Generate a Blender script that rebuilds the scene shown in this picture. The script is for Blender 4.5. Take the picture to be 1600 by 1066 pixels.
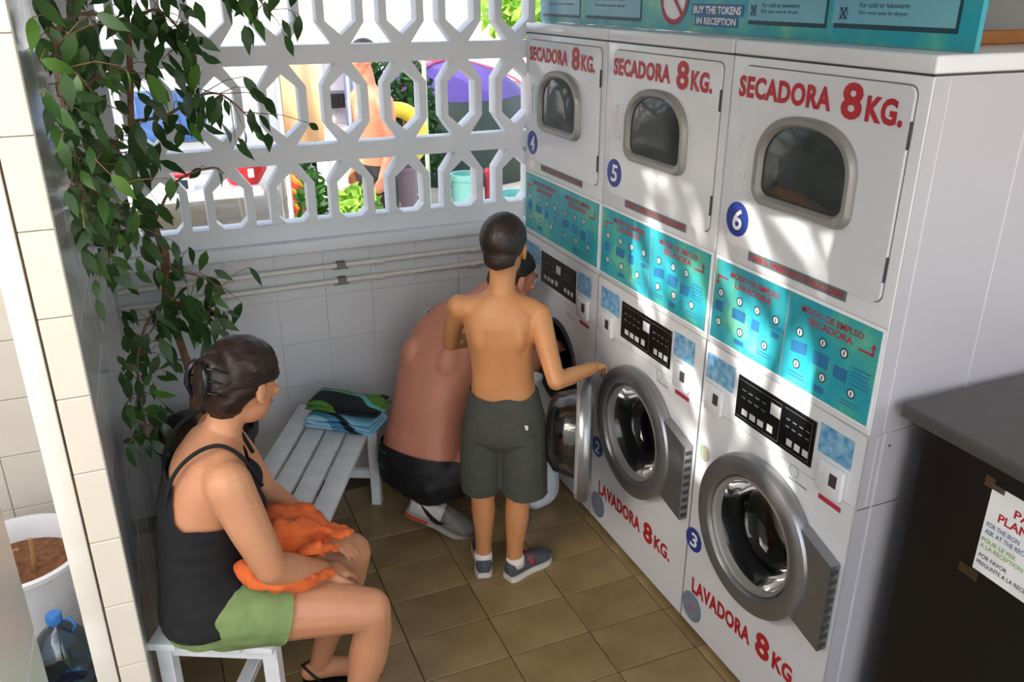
import bpy, bmesh, math, random
from mathutils import Vector, Matrix, noise

# ------------------------------------------------------------------ clear
for o in list(bpy.data.objects):
    bpy.data.objects.remove(o, do_unlink=True)
SC = bpy.context.scene
COL = SC.collection
V = Vector
R = math.radians
rnd = random.Random(7)

# ------------------------------------------------------------------ camera
# room axes: X to the right (machine fronts lie on X = 0), Y into the room, Z up
cam_d = bpy.data.cameras.new('camera')
cam_d.sensor_width = 36.0
cam_d.lens = 36.0 * 1318.0 / 1600.0
cam_d.clip_start = 0.05
cam_d.clip_end = 1500
cam = bpy.data.objects.new('camera', cam_d)
COL.objects.link(cam)
cam.location = (-1.5, 0.0, 2.088)
cam.rotation_euler = (R(90 - 22.6), 0, R(-22.94))
SC.camera = cam

# ------------------------------------------------------------------ world, sun, exposure
world = bpy.data.worlds.new('sky')
SC.world = world
world.use_nodes = True
wn = world.node_tree
wn.nodes.clear()
sky = wn.nodes.new('ShaderNodeTexSky')
sky.sky_type = 'NISHITA'
sky.sun_disc = False
sky.sun_elevation = R(26)
sky.sun_rotation = R(-114)
sky.air_density = 1.0
sky.dust_density = 4.0
sky.ozone_density = 1.0
hsv = wn.nodes.new('ShaderNodeHueSaturation')
hsv.inputs['Saturation'].default_value = 0.6
bg = wn.nodes.new('ShaderNodeBackground')
bg.inputs['Strength'].default_value = 0.62
wo = wn.nodes.new('ShaderNodeOutputWorld')
wn.links.new(sky.outputs['Color'], hsv.inputs['Color'])
wn.links.new(hsv.outputs['Color'], bg.inputs['Color'])
wn.links.new(bg.outputs['Background'], wo.inputs['Surface'])

SUN_DIR = V((1.0, 0.30, -0.50)).normalized()       # the way the light travels
sl = bpy.data.lights.new('sun', 'SUN')
sl.energy = 9.0
sl.angle = R(0.6)
sl.color = (1.0, 0.95, 0.86)
sun = bpy.data.objects.new('sun', sl)
COL.objects.link(sun)
sun.rotation_euler = SUN_DIR.to_track_quat('-Z', 'Y').to_euler()
sun.location = (-8, -3, 6)

# the laundry is open towards the yard behind the camera: daylight from that side
al = bpy.data.lights.new('open_side_daylight', 'AREA')
al.shape = 'RECTANGLE'
al.size = 3.2
al.size_y = 2.2
al.energy = 21.0
al.color = (1.0, 0.97, 0.935)
alo = bpy.data.objects.new('open_side_daylight', al)
COL.objects.link(alo)
alo.location = (-2.3, -1.6, 2.3)
alo.rotation_euler = (V((-0.9, 2.5, 0.6)) - V(alo.location)).to_track_quat('-Z', 'Y').to_euler()

SC.view_settings.view_transform = 'Standard'
SC.view_settings.look = 'None'
SC.view_settings.gamma = 1.0
SC.view_settings.use_curve_mapping = False
SC.view_settings.exposure = 0.2

# ------------------------------------------------------------------ materials
MATS = {}
def srgb(h):
    c = [int(h[i:i+2], 16) / 255 for i in (0, 2, 4)]
    return tuple((x / 12.92 if x <= 0.04045 else ((x + 0.055) / 1.055) ** 2.4) for x in c) + (1,)

def mat(name, col, rough=0.5, metal=0.0, var=0.06, scale=12.0, bump=0.0, bscale=60.0, coat=0.0, spec=0.5, col2=None, detail=4.0, sub=0.0):
    if name in MATS:
        return MATS[name]
    m = bpy.data.materials.new(name)
    m.use_nodes = True
    nt = m.node_tree
    b = nt.nodes['Principled BSDF']
    c = srgb(col) if isinstance(col, str) else tuple(col) + (1,)
    if col2 is not None:
        c2 = srgb(col2)
        c1 = c
    else:
        c1 = tuple(max(0, x * (1 - var)) for x in c[:3]) + (1,)
        c2 = tuple(min(1, x * (1 + var)) for x in c[:3]) + (1,)
    tc = nt.nodes.new('ShaderNodeTexCoord')
    nz = nt.nodes.new('ShaderNodeTexNoise')
    nz.inputs['Scale'].default_value = scale
    nz.inputs['Detail'].default_value = detail
    rp = nt.nodes.new('ShaderNodeValToRGB')
    rp.color_ramp.elements[0].position = 0.3
    rp.color_ramp.elements[1].position = 0.7
    rp.color_ramp.elements[0].color = c1
    rp.color_ramp.elements[1].color = c2
    nt.links.new(tc.outputs['Object'], nz.inputs['Vector'])
    nt.links.new(nz.outputs['Fac'], rp.inputs['Fac'])
    nt.links.new(rp.outputs['Color'], b.inputs['Base Color'])
    b.inputs['Roughness'].default_value = rough
    b.inputs['Metallic'].default_value = metal
    b.inputs['Coat Weight'].default_value = coat
    b.inputs['Coat Roughness'].default_value = 0.08
    b.inputs['Specular IOR Level'].default_value = spec
    if sub:
        b.inputs['Subsurface Weight'].default_value = sub
        b.inputs['Subsurface Radius'].default_value = (0.012, 0.005, 0.003)
        b.inputs['Subsurface Scale'].default_value = 1.0
    if bump:
        n2 = nt.nodes.new('ShaderNodeTexNoise')
        n2.inputs['Scale'].default_value = bscale
        n2.inputs['Detail'].default_value = 5
        bp = nt.nodes.new('ShaderNodeBump')
        bp.inputs['Strength'].default_value = bump
        bp.inputs['Distance'].default_value = 0.01
        nt.links.new(tc.outputs['Object'], n2.inputs['Vector'])
        nt.links.new(n2.outputs['Fac'], bp.inputs['Height'])
        nt.links.new(bp.outputs['Normal'], b.inputs['Normal'])
    MATS[name] = m
    return m

def mat_glass(name, tint, opac=0.25, rough=0.05):
    m = bpy.data.materials.new(name)
    m.use_nodes = True
    nt = m.node_tree
    nt.nodes.clear()
    out = nt.nodes.new('ShaderNodeOutputMaterial')
    tr = nt.nodes.new('ShaderNodeBsdfTransparent')
    pb = nt.nodes.new('ShaderNodeBsdfGlossy')
    mx = nt.nodes.new('ShaderNodeMixShader')
    fr = nt.nodes.new('ShaderNodeFresnel')
    mt = nt.nodes.new('ShaderNodeMath')
    mt.operation = 'ADD'
    mt.use_clamp = True
    mt.inputs[1].default_value = opac
    fr.inputs['IOR'].default_value = 1.3
    tr.inputs['Color'].default_value = srgb(tint)
    pb.inputs['Color'].default_value = (0.9, 0.9, 0.9, 1)
    pb.inputs['Roughness'].default_value = rough
    nt.links.new(fr.outputs[0], mt.inputs[0])
    nt.links.new(mt.outputs[0], mx.inputs[0])
    nt.links.new(tr.outputs[0], mx.inputs[1])
    nt.links.new(pb.outputs[0], mx.inputs[2])
    nt.links.new(mx.outputs[0], out.inputs['Surface'])
    return m

def mat_leaf(name, c1, c2, trans=0.25):
    m = mat(name, c1, 0.38, 0, col2=c2, scale=5.0)
    nt = m.node_tree
    b = nt.nodes['Principled BSDF']
    out = nt.nodes['Material Output']
    t = nt.nodes.new('ShaderNodeBsdfTranslucent')
    t.inputs['Color'].default_value = srgb(c2)
    mx = nt.nodes.new('ShaderNodeMixShader')
    mx.inputs[0].default_value = trans
    nt.links.new(b.outputs[0], mx.inputs[1])
    nt.links.new(t.outputs[0], mx.inputs[2])
    nt.links.new(mx.outputs[0], out.inputs['Surface'])
    return m

def mat_bands(name, cols, axis='Z', scale=8.0, dist=2.0, rough=0.85, bump=0.4, kind='BANDS'):
    """printed cloth: wavy bands of several colours"""
    m = bpy.data.materials.new(name)
    m.use_nodes = True
    nt = m.node_tree
    b = nt.nodes['Principled BSDF']
    tc = nt.nodes.new('ShaderNodeTexCoord')
    w = nt.nodes.new('ShaderNodeTexWave')
    w.wave_type = kind
    if kind == 'BANDS':
        w.bands_direction = axis
    w.inputs['Scale'].default_value = scale
    w.inputs['Distortion'].default_value = dist
    w.inputs['Detail'].default_value = 1.5
    w.wave_profile = 'SAW'
    rp = nt.nodes.new('ShaderNodeValToRGB')
    rp.color_ramp.interpolation = 'CONSTANT'
    el = rp.color_ramp.elements
    while len(el) < len(cols):
        el.new(0.5)
    for i, (p, c) in enumerate(cols):
        el[i].position = p
        el[i].color = srgb(c)
    nz = nt.nodes.new('ShaderNodeTexNoise')
    nz.inputs['Scale'].default_value = 180
    bp = nt.nodes.new('ShaderNodeBump')
    bp.inputs['Strength'].default_value = bump
    bp.inputs['Distance'].default_value = 0.004
    nt.links.new(tc.outputs['Object'], w.inputs['Vector'])
    nt.links.new(w.outputs['Fac'], rp.inputs['Fac'])
    nt.links.new(rp.outputs['Color'], b.inputs['Base Color'])
    nt.links.new(tc.outputs['Object'], nz.inputs['Vector'])
    nt.links.new(nz.outputs['Fac'], bp.inputs['Height'])
    nt.links.new(bp.outputs['Normal'], b.inputs['Normal'])
    b.inputs['Roughness'].default_value = rough
    MATS[name] = m
    return m

M_WALL = mat('painted_plaster', 'd9d6d2', 0.6, var=0.03, scale=3, bump=0.15, bscale=40)
M_LATT = mat('white_painted_concrete', 'e0e3e9', 0.55, var=0.03, scale=5, bump=0.12, bscale=70)
M_TILEW = mat('white_glazed_tile', 'd4d5d8', 0.13, var=0.03, scale=4, bump=0.02, bscale=12, coat=0.3)
M_TILEP = mat('cream_glazed_tile', 'ddd3c3', 0.22, var=0.03, scale=4, bump=0.03, bscale=14)
M_TILEG = mat('grey_glazed_tile', 'c3c8c4', 0.2, var=0.04, scale=4)
M_GROUT = mat('pale_grout', 'c9c8c6', 0.9, var=0.08, scale=20)
M_FGROUT = mat('floor_grout', '574630', 0.9, var=0.15, scale=20)
M_FRAMEW = mat('aged_white_wood', 'e2dacb', 0.5, col2='efe9dd', scale=7, bump=0.1)
M_GAP = mat('rusty_gap', '4a3a2a', 0.9, var=0.4, scale=30)
M_ENAM = mat('white_enamel', 'd9dbe0', 0.22, var=0.012, scale=2, coat=0.3)
M_ENAMS = mat('side_sheet_steel', 'd2d2d8', 0.3, var=0.012, scale=2, coat=0.2)
M_SEAM = mat('dark_seam', '3a3a3c', 0.6)
M_SILV = mat('silver_plastic', '8f9092', 0.28, metal=0.75, var=0.03)
M_SILV2 = mat('brushed_frame', '93918e', 0.42, metal=0.3, var=0.03)
M_RUB = mat('grey_rubber', '2b2b2d', 0.5)
M_DRUM = mat('drum_steel', '2a2a2d', 0.38, metal=0.5, var=0.1)
M_DARK = mat('dark_interior', '17171a', 0.45)
M_BLACKP = mat('black_control_film', '0d0d0f', 0.25, var=0.1)
M_BLUEB = mat('badge_blue', '2a3c8e', 0.4)
M_WHITEP = mat('print_white', 'f0f0f2', 0.5)
M_RED = mat('letter_red', 'b5202a', 0.4, var=0.05)
M_REDD = mat('print_red', 'b03040', 0.5)
M_BLUEP = mat('print_blue', '2a6fa0', 0.5)
M_INK = mat('print_ink', '23303a', 0.6)
M_GREYP = mat('print_grey', '8b9a9a', 0.6)
M_GREENP = mat('print_green', '7fae3c', 0.6)
M_GLASS = mat_glass('porthole_glass', 'b9bcbd', 0.02)
M_GLASSD = mat_glass('dryer_window_glass', 'c2c6c4', 0.05, 0.12)
M_GLASSO = mat_glass('open_door_glass', '8f8e8b', 0.10, 0.10)
M_WOOD = mat('varnished_wood', 'a06a35', 0.5, col2='8a5527', scale=14)
M_COUNT = mat('dark_grey_laminate', '4d4c4b', 0.42, var=0.06, scale=90, bump=0.03)
M_BLACKC = mat('black_laminate', '0c0c0d', 0.3, var=0.2, scale=6)
M_BENCH = mat('white_bench_paint', 'd8dadd', 0.4, col2='e8e9ea', scale=16, bump=0.08)
M_PIPE = mat('painted_pipe', 'd5d2cb', 0.4, var=0.03)
M_CLIP = mat('grey_clip', '77746e', 0.6)
M_SKINB = mat('skin_tan_boy', 'b67c50', 0.5, col2='c08657', scale=9, sub=0.08, bump=0.02)
M_SKINW = mat('skin_tan_woman', 'c08461', 0.48, col2='c9906c', scale=8, sub=0.08, bump=0.02)
M_SKINM = mat('skin_pink_man', 'c27e64', 0.46, col2='cd8a74', scale=8, sub=0.08, bump=0.02)

def mat_teal(name):
    m = mat(name, '3299a6', 0.25, col2='48ada2', scale=7.0, detail=3.0)
    rp = [n for n in m.node_tree.nodes if n.type == 'VALTORGB'][0]
    rp.color_ramp.elements[0].position = 0.36
    rp.color_ramp.elements[1].position = 0.60
    e = rp.color_ramp.elements.new(0.47)
    e.color = srgb('2c9fb4')
    e = rp.color_ramp.elements.new(0.68)
    e.color = srgb('6abaa2')
    return m
M_TEAL = mat_teal('teal_print')
M_STICK = mat('water_splash_print', '2f7fb8', 0.3, col2='9cc6dc', scale=38, detail=3)

# ------------------------------------------------------------------ geometry helpers
class Geo:
    def __init__(s):
        s.v = []
        s.f = []
    def add(s, vs, fs):
        n = len(s.v)
        s.v += [V(p) for p in vs]
        s.f += [tuple(i + n for i in f) for f in fs]
        return s
    def xf(s, M):
        s.v = [M @ p for p in s.v]
        return s
    def merge(s, g):
        return s.add(g.v, g.f)
    def box(s, x0, x1, y0, y1, z0, z1, bev=0.0, seg=2, M=None):
        if bev <= 0:
            vs = [V((x, y, z)) for z in (z0, z1) for y in (y0, y1) for x in (x0, x1)]
            fs = [(0, 2, 3, 1), (4, 5, 7, 6), (0, 1, 5, 4), (2, 6, 7, 3), (0, 4, 6, 2), (1, 3, 7, 5)]
        else:
            bm = bmesh.new()
            bmesh.ops.create_cube(bm, size=1.0)
            for v in bm.verts:
                v.co = V(((x0 + x1) / 2 + v.co.x * (x1 - x0), (y0 + y1) / 2 + v.co.y * (y1 - y0), (z0 + z1) / 2 + v.co.z * (z1 - z0)))
            bmesh.ops.bevel(bm, geom=list(bm.edges), offset=bev, segments=seg, affect='EDGES', profile=0.5)
            bm.verts.index_update()
            vs = [v.co.copy() for v in bm.verts]
            fs = [tuple(v.index for v in f.verts) for f in bm.faces]
            bm.free()
        if M is not None:
            vs = [M @ p for p in vs]
        return s.add(vs, fs)
    def tube(s, pts, rad, n=10, caps=True, flat=None):
        """tube along points, radius per point; flat=(axis, factor) squashes sections along a world axis"""
        pts = [V(p) for p in pts]
        if not hasattr(rad, '__len__'):
            rad = [rad] * len(pts)
        vs, fs = [], []
        prev = None
        for i, p in enumerate(pts):
            if i == 0:
                t = pts[1] - p
            elif i == len(pts) - 1:
                t = p - pts[i - 1]
            else:
                t = (pts[i + 1] - p).normalized() + (p - pts[i - 1]).normalized()
            t.normalize()
            if prev is None:
                a = V((0, 0, 1)) if abs(t.z) < 0.9 else V((1, 0, 0))
                u = t.cross(a).normalized()
            else:
                u = (prev - t * prev.dot(t)).normalized()
            prev = u
            w = t.cross(u)
            for k in range(n):
                a = 2 * math.pi * k / n
                d = u * math.cos(a) + w * math.sin(a)
                if flat:
                    ax = V(flat[0])
                    d = d - ax * d.dot(ax) * (1 - flat[1])
                vs.append(p + d * rad[i])
        for i in range(len(pts) - 1):
            for k in range(n):
                fs.append((i * n + k, i * n + (k + 1) % n, (i + 1) * n + (k + 1) % n, (i + 1) * n + k))
        if caps:
            fs.append(tuple(range(n - 1, -1, -1)))
            fs.append(tuple((len(pts) - 1) * n + k for k in range(n)))
        return s.add(vs, fs)
    def lathe(s, prof, n=32, M=None, close=True):
        """profile of (r, z) spun about Z"""
        vs, fs = [], []
        for r, z in prof:
            for k in range(n):
                a = 2 * math.pi * k / n
                vs.append(V((r * math.cos(a), r * math.sin(a), z)))
        for i in range(len(prof) - 1):
            for k in range(n):
                fs.append((i * n + k, i * n + (k + 1) % n, (i + 1) * n + (k + 1) % n, (i + 1) * n + k))
        if close:
            if prof[0][0] > 1e-5:
                fs.append(tuple(range(n - 1, -1, -1)))
            if prof[-1][0] > 1e-5:
                fs.append(tuple((len(prof) - 1) * n + k for k in range(n)))
        if M is not None:
            vs = [M @ p for p in vs]
        return s.add(vs, fs)
    def prism(s, poly, h0, h1, M=None):
        """2-D outline in local XY extruded along local Z from h0 to h1"""
        n = len(poly)
        vs = [V((p[0], p[1], h0)) for p in poly] + [V((p[0], p[1], h1)) for p in poly]
        fs = [tuple(range(n - 1, -1, -1)), tuple(range(n, 2 * n))]
        fs += [(k, (k + 1) % n, n + (k + 1) % n, n + k) for k in range(n)]
        if M is not None:
            vs = [M @ p for p in vs]
        return s.add(vs, fs)
    def band(s, outer, inner, prof, M=None):
        """frame between two outlines of equal length; prof = list of (t, height): t=0 outer, t=1 inner"""
        n = len(outer)
        vs, fs = [], []
        for t, h in prof:
            for o, i in zip(outer, inner):
                vs.append(V((o[0] + (i[0] - o[0]) * t, o[1] + (i[1] - o[1]) * t, h)))
        for j in range(len(prof) - 1):
            for k in range(n):
                fs.append((j * n + k, j * n + (k + 1) % n, (j + 1) * n + (k + 1) % n, (j + 1) * n + k))
        if M is not None:
            vs = [M @ p for p in vs]
        return s.add(vs, fs)
    def ell(s, c, r, M=None, nu=20, nv=14):
        c = V(c)
        vs, fs = [V((0, 0, -r[2]))], []
        for j in range(1, nv):
            b = -math.pi / 2 + math.pi * j / nv
            for k in range(nu):
                a = 2 * math.pi * k / nu
                vs.append(V((r[0] * math.cos(b) * math.cos(a), r[1] * math.cos(b) * math.sin(a), r[2] * math.sin(b))))
        vs.append(V((0, 0, r[2])))
        for k in range(nu):
            fs.append((0, 1 + (k + 1) % nu, 1 + k))
        for j in range(nv - 2):
            for k in range(nu):
                a = 1 + j * nu
                fs.append((a + k, a + (k + 1) % nu, a + nu + (k + 1) % nu, a + nu + k))
        top = len(vs) - 1
        a = 1 + (nv - 2) * nu
        for k in range(nu):
            fs.append((a + k, a + (k + 1) % nu, top))
        if M is not None:
            vs = [M @ p for p in vs]
        return s.add([p + c for p in vs], fs)
    def loft(s, secs, n=24, power=2.0):
        """secs: (centre, u_vec, v_vec) half-axes; closed with caps"""
        vs, fs = [], []
        for c, u, w in secs:
            c, u, w = V(c), V(u), V(w)
            for k in range(n):
                a = 2 * math.pi * k / n
                ca, sa = math.cos(a), math.sin(a)
                e = 2.0 / power
                vs.append(c + u * (abs(ca) ** e * (1 if ca >= 0 else -1)) + w * (abs(sa) ** e * (1 if sa >= 0 else -1)))
        m = len(secs)
        for i in range(m - 1):
            for k in range(n):
                fs.append((i * n + k, i * n + (k + 1) % n, (i + 1) * n + (k + 1) % n, (i + 1) * n + k))
        fs.append(tuple(range(n - 1, -1, -1)))
        fs.append(tuple((m - 1) * n + k for k in range(n)))
        return s.add(vs, fs)
    def ball_tube(s, pts, rad, n=12):
        """tube with rounded ends, used as body volume"""
        s.tube(pts, rad, n)
        rr = rad if hasattr(rad, '__len__') else [rad] * len(pts)
        for p, r in zip(pts, rr):
            s.ell(p, (r, r, r), nu=12, nv=8)
        return s

def curve_pts(P, n):
    """smooth points along a polyline (Catmull-Rom)"""
    P = [V(p) for p in P]
    out = []
    for i in range(len(P) - 1):
        p0, p1, p2, p3 = P[max(i - 1, 0)], P[i], P[i + 1], P[min(i + 2, len(P) - 1)]
        for s in range(n):
            t = s / n
            out.append(.5 * ((2 * p1) + (p2 - p0) * t + (2 * p0 - 5 * p1 + 4 * p2 - p3) * t * t + (3 * p1 - p0 - 3 * p2 + p3) * t ** 3))
    out.append(P[-1])
    return out

ORG = {}          # world origin of every object built, so that children can be authored in world space
def wo_of(o):
    return ORG.get(o.name, V((0, 0, 0))) if o is not None else V((0, 0, 0))

def mesh_from(name, geo, off=V((0, 0, 0)), smooth=False, fixn=True, angle=40):
    me = bpy.data.meshes.new(name)
    me.from_pydata([tuple(p - off) for p in geo.v], [], geo.f)
    if fixn:
        bm = bmesh.new()
        bm.from_mesh(me)
        bmesh.ops.recalc_face_normals(bm, faces=bm.faces)
        if smooth == 'auto':
            for f in bm.faces:
                f.smooth = True
            for e in bm.edges:
                if len(e.link_faces) == 2 and e.calc_face_angle(0) > R(angle):
                    e.smooth = False
        elif smooth:
            for f in bm.faces:
                f.smooth = True
        bm.to_mesh(me)
        bm.free()
    me.update()
    return me

def make(name, geo, m, parent=None, smooth='auto', origin=None, angle=40):
    """one mesh object; geo in world coordinates; a child keeps its parent's origin unless origin is given"""
    if origin is None:
        origin = wo_of(parent)
    origin = V(origin)
    me = mesh_from(name, geo, origin, smooth, angle=angle)
    me.materials.append(m)
    o = bpy.data.objects.new(name, me)
    COL.objects.link(o)
    if parent is not None:
        o.parent = parent
    o.location = origin - wo_of(parent)
    ORG[o.name] = origin
    return o

def inst(name, me, parent, loc, rot=None, scale=None):
    o = bpy.data.objects.new(name, me)
    COL.objects.link(o)
    o.parent = parent
    o.location = V(loc) - wo_of(parent)
    if rot is not None:
        o.rotation_euler = rot
    if scale is not None:
        o.scale = scale
    ORG[o.name] = V(loc)
    return o

def empty(name, loc, label=None, cat=None, group=None):
    o = bpy.data.objects.new(name, None)
    o.empty_display_size = 0.05
    COL.objects.link(o)
    o.location = loc
    ORG[o.name] = V(loc)
    if label:
        tag(o, label, cat, group)
    return o

def tag(o, label=None, cat=None, group=None, kind=None):
    if label:
        o['label'] = label
    if cat:
        o['category'] = cat
    if group:
        o['group'] = group
    if kind:
        o['kind'] = kind
    return o

def basis(o, x, y, z):
    m = Matrix.Identity(4)
    for i, a in enumerate((x, y, z)):
        a = V(a)
        m[0][i], m[1][i], m[2][i] = a.x, a.y, a.z
    m[0][3], m[1][3], m[2][3] = V(o)
    return m

def FRONT(y, z, x=0.0):
    """print frame on a plane that faces -X: local x runs along -Y, local y up, local z out of the plane"""
    return basis((x, y, z), (0, -1, 0), (0, 0, 1), (-1, 0, 0))

# lettering: all words become meshes in one go
WORDS = {}
def words(lst):
    tmp = []
    for key, body, off, sp in lst:
        cu = bpy.data.curves.new('word', 'FONT')
        cu.body = body
        cu.size = 1.0
        cu.offset = off
        cu.extrude = 0.0
        cu.resolution_u = 3
        cu.space_character = sp
        cu.align_x = 'LEFT'
        o = bpy.data.objects.new('word', cu)
        COL.objects.link(o)
        tmp.append((key, o, cu))
    bpy.context.view_layer.update()
    dg = bpy.context.evaluated_depsgraph_get()
    for key, o, cu in tmp:
        me = o.evaluated_get(dg).to_mesh()
        vs = [v.co.copy() for v in me.vertices]
        fs = [tuple(p.vertices) for p in me.polygons]
        x0 = min(v.x for v in vs)
        x1 = max(v.x for v in vs)
        y0 = min(v.y for v in vs)
        y1 = max(v.y for v in vs)
        WORDS[key] = ([V(((v.x - x0) / (x1 - x0), (v.y - y0) / (y1 - y0), 0)) for v in vs], fs)
        o.evaluated_get(dg).to_mesh_clear()
    for key, o, cu in tmp:
        bpy.data.objects.remove(o, do_unlink=True)
        bpy.data.curves.remove(cu)

def word(g, key, x, y, w, h, M, rot=0.0, lift=0.0012, bend=0.0, shear=0.0):
    """add a word to geo, fitted to a w x h box with lower-left corner x, y in the frame M"""
    vs, fs = WORDS[key]
    c, s = math.cos(rot), math.sin(rot)
    out = []
    for p in vs:
        a, b = p.x * w + shear * p.y * h, p.y * h + bend * (1 - (2 * p.x - 1) ** 2)
        out.append(M @ V((x + a * c - b * s, y + a * s + b * c, lift)))
    return g.add(out, fs)

words([('SECADORA', 'SECADORA', 0.045, 1.08), ('8', '8', 0.035, 1), ('KG.', 'KG.', 0.045, 1.08), ('LAVADORA', 'LAVADORA', 0.045, 1.08),
       ('1', '1', 0.02, 1), ('2', '2', 0.02, 1), ('3', '3', 0.02, 1), ('4', '4', 0.02, 1), ('5', '5', 0.02, 1), ('6', '6', 0.02, 1),
       ('MODO', 'MODO DE EMPLEO', 0.02, 1), ('LAV', 'LAVADORA', 0.02, 1), ('SEC', 'SECADORA', 0.02, 1),
       ('STRIP', 'PONER EL DINERO ANTES DE SELECCIONAR', 0.02, 1),
       ('BUY', 'BUY THE TOKENS', 0.03, 1), ('IN', 'IN RECEPTION', 0.03, 1),
       ('PASE', 'PASE', 0.02, 1), ('PLANCHA', 'PLANCHA', 0.02, 1),
       ('p1', 'FOR THE IRON', 0.01, 1), ('p2', 'ASK AT THE RECEPTION', 0.01, 1), ('p3', 'POUR LE FER', 0.01, 1), ('p4', 'A LA RECEPTION', 0.01, 1),
       ('p5', 'POR FAVOR', 0.01, 1), ('p6', 'PREGUNTE A LA RECEPCION', 0.01, 1),
       ('s1', 'Do not use in dryer', 0.005, 1), ('s2', 'For cold or lukewarm', 0.005, 1)])
# ================================================================== THE SETTING
g = Geo().box(-300, 300, -100, 700, -0.14, -0.05)
ground = tag(make('ground', g, mat('pale_gravel', 'cfc8bc', 0.95, col2='b8ab98', scale=3, bump=0.4, bscale=30)), kind='structure')

floor_o = make('floor', Geo().box(-2.6, 0.8, -0.5, 3.5, -0.05, -0.004), M_FGROUT)
tag(floor_o, kind='structure')
def floor_tile_mat():
    m = mat('brown_floor_tile', '7f6843', 0.34, col2='978058', scale=6, bump=0.05, bscale=20)
    nt = m.node_tree
    b = nt.nodes['Principled BSDF']
    rp = [n for n in nt.nodes if n.type == 'VALTORGB'][0]
    oi = nt.nodes.new('ShaderNodeObjectInfo')
    hs = nt.nodes.new('ShaderNodeHueSaturation')
    mr = nt.nodes.new('ShaderNodeMapRange')
    mr.inputs['To Min'].default_value = 0.86
    mr.inputs['To Max'].default_value = 1.1
    nt.links.new(oi.outputs['Random'], mr.inputs['Value'])
    nt.links.new(mr.outputs[0], hs.inputs['Value'])
    nt.links.new(rp.outputs['Color'], hs.inputs['Color'])
    nt.links.new(hs.outputs['Color'], b.inputs['Base Color'])
    return m
TX, TY = 0.302, 0.2065
ft = mesh_from('floor_tile', Geo().box(-TX/2 + .0019, TX/2 - .0019, -TY/2 + .0019, TY/2 - .0019, -0.02, 0, 0.0018, 1), smooth=False)
ft.materials.append(floor_tile_mat())
for i in range(-6, 1):
    for j in range(-8, 6):
        x = -0.03 + TX * (i + 0.5)
        y = 2.265 + TY * (j + 0.5)
        if y > 3.36:
            continue
        inst('tile', ft, floor_o, (x, y, rnd.uniform(-0.0006, 0.0)))

# ceiling slab
tag(make('ceiling', Geo().box(-1.83, 0.95, -0.5, 3.62, 2.75, 2.87), M_WALL), kind='structure')

# ---- back wall: tiled parapet, sill and pierced screen above
YB = 3.42
wall_back = tag(make('wall_back', Geo().box(-1.83, 0.9, YB + 0.006, YB + 0.085, -0.05, 1.10), M_GROUT), kind='structure')
TS = 0.2
bt = mesh_from('wall_tile', Geo().box(-TS/2 + .0007, TS/2 - .0007, -0.0035, 0.008, -TS/2 + .0007, TS/2 - .0007, 0.0007, 1), smooth=False)
bt.materials.append(M_TILEW)
for i in range(9):
    for j in range(6):
        z = 1.09 - TS * (j + 0.5)
        if z < -0.05:
            continue
        inst('tile', bt, wall_back, (-1.61 + TS * i, YB + rnd.uniform(0.0, 0.0006) + 0.006, z))
make('sill', Geo().box(-1.71, 0.0, YB - 0.035, YB + 0.1, 1.09, 1.145, 0.012, 3), M_LATT, wall_back)
make('upstand', Geo().box(-1.83, 0.9, YB + 0.004, YB + 0.085, 1.14, 1.2155), M_LATT, wall_back)

# pierced concrete blocks: elongated hexagons between horizontal ribs
W2, H2, LB = 0.121, 0.18675, 0.152
A_, C_ = 0.060, 0.090
PX = basis((0, 0, 0), (1, 0, 0), (0, 0, 1), (0, -1, 0))      # outline in X-Z, thickness along -Y
def block(top=True, bottom=True, half=False):
    g = Geo()
    quarter = [[(0, LB), (W2, LB), (W2, H2), (0, H2)],
               [(0, .120), (A_, .067), (C_, .072), (.033, LB), (0, LB)],
               [(A_, 0), (C_, 0), (C_, .072), (A_, .067)]]
    for sx in (1, -1):
        for sz in (1, -1):
            if half and sz < 0:
                continue
            for poly in quarter:
                g.prism([(x * sx, z * sz) for x, z in poly], -0.078, 0.0, PX)
        if half:
            zb = -0.0855
            g.prism([(A_ * sx, zb), (C_ * sx, zb), (C_ * sx, 0), (A_ * sx, 0)], -0.078, 0, PX)
            g.prism([((A_ - .028) * sx, zb), (A_ * sx, zb), (A_ * sx, zb + .03)], -0.078, 0, PX)
            g.prism([(C_ * sx, zb), (W2 * sx, zb), (W2 * sx, zb + 0.004), (C_ * sx, zb + .004)], -0.078, 0, PX)
    # soften: merge doubles so shared edges weld
    bm = bmesh.new()
    me = bpy.data.meshes.new('lattice_block')
    me.from_pydata([tuple(p) for p in g.v], [], g.f)
    bm.from_mesh(me)
    bmesh.ops.remove_doubles(bm, verts=bm.verts, dist=0.0004)
    seen = {}
    kill = []
    for f in bm.faces:
        k = tuple(sorted(v.index for v in f.verts))
        if k in seen:
            kill += [f, seen[k]]
        seen[k] = f
    bmesh.ops.delete(bm, geom=list(set(kill)), context='FACES')
    bmesh.ops.recalc_face_normals(bm, faces=bm.faces)
    bm.to_mesh(me)
    bm.free()
    me.materials.append(M_LATT)
    return me
blk, blk_h = block(), block(half=True)
for i in range(10):
    x = -1.488 + 0.242 * i
    inst('lattice_block', blk_h, wall_back, (x, YB + 0.004, 1.30))
    for j in range(3):
        inst('lattice_block', blk, wall_back, (x, YB + 0.004, 1.6733 + 0.3735 * j))
make('end_pier', Geo().box(-1.83, -1.609, YB + 0.004, YB + 0.085, 1.2, 2.76), M_LATT, wall_back)
make('head_beam', Geo().box(-1.83, 0.9, YB + 0.004, YB + 0.085, 2.606, 2.76), M_LATT, wall_back)

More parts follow.
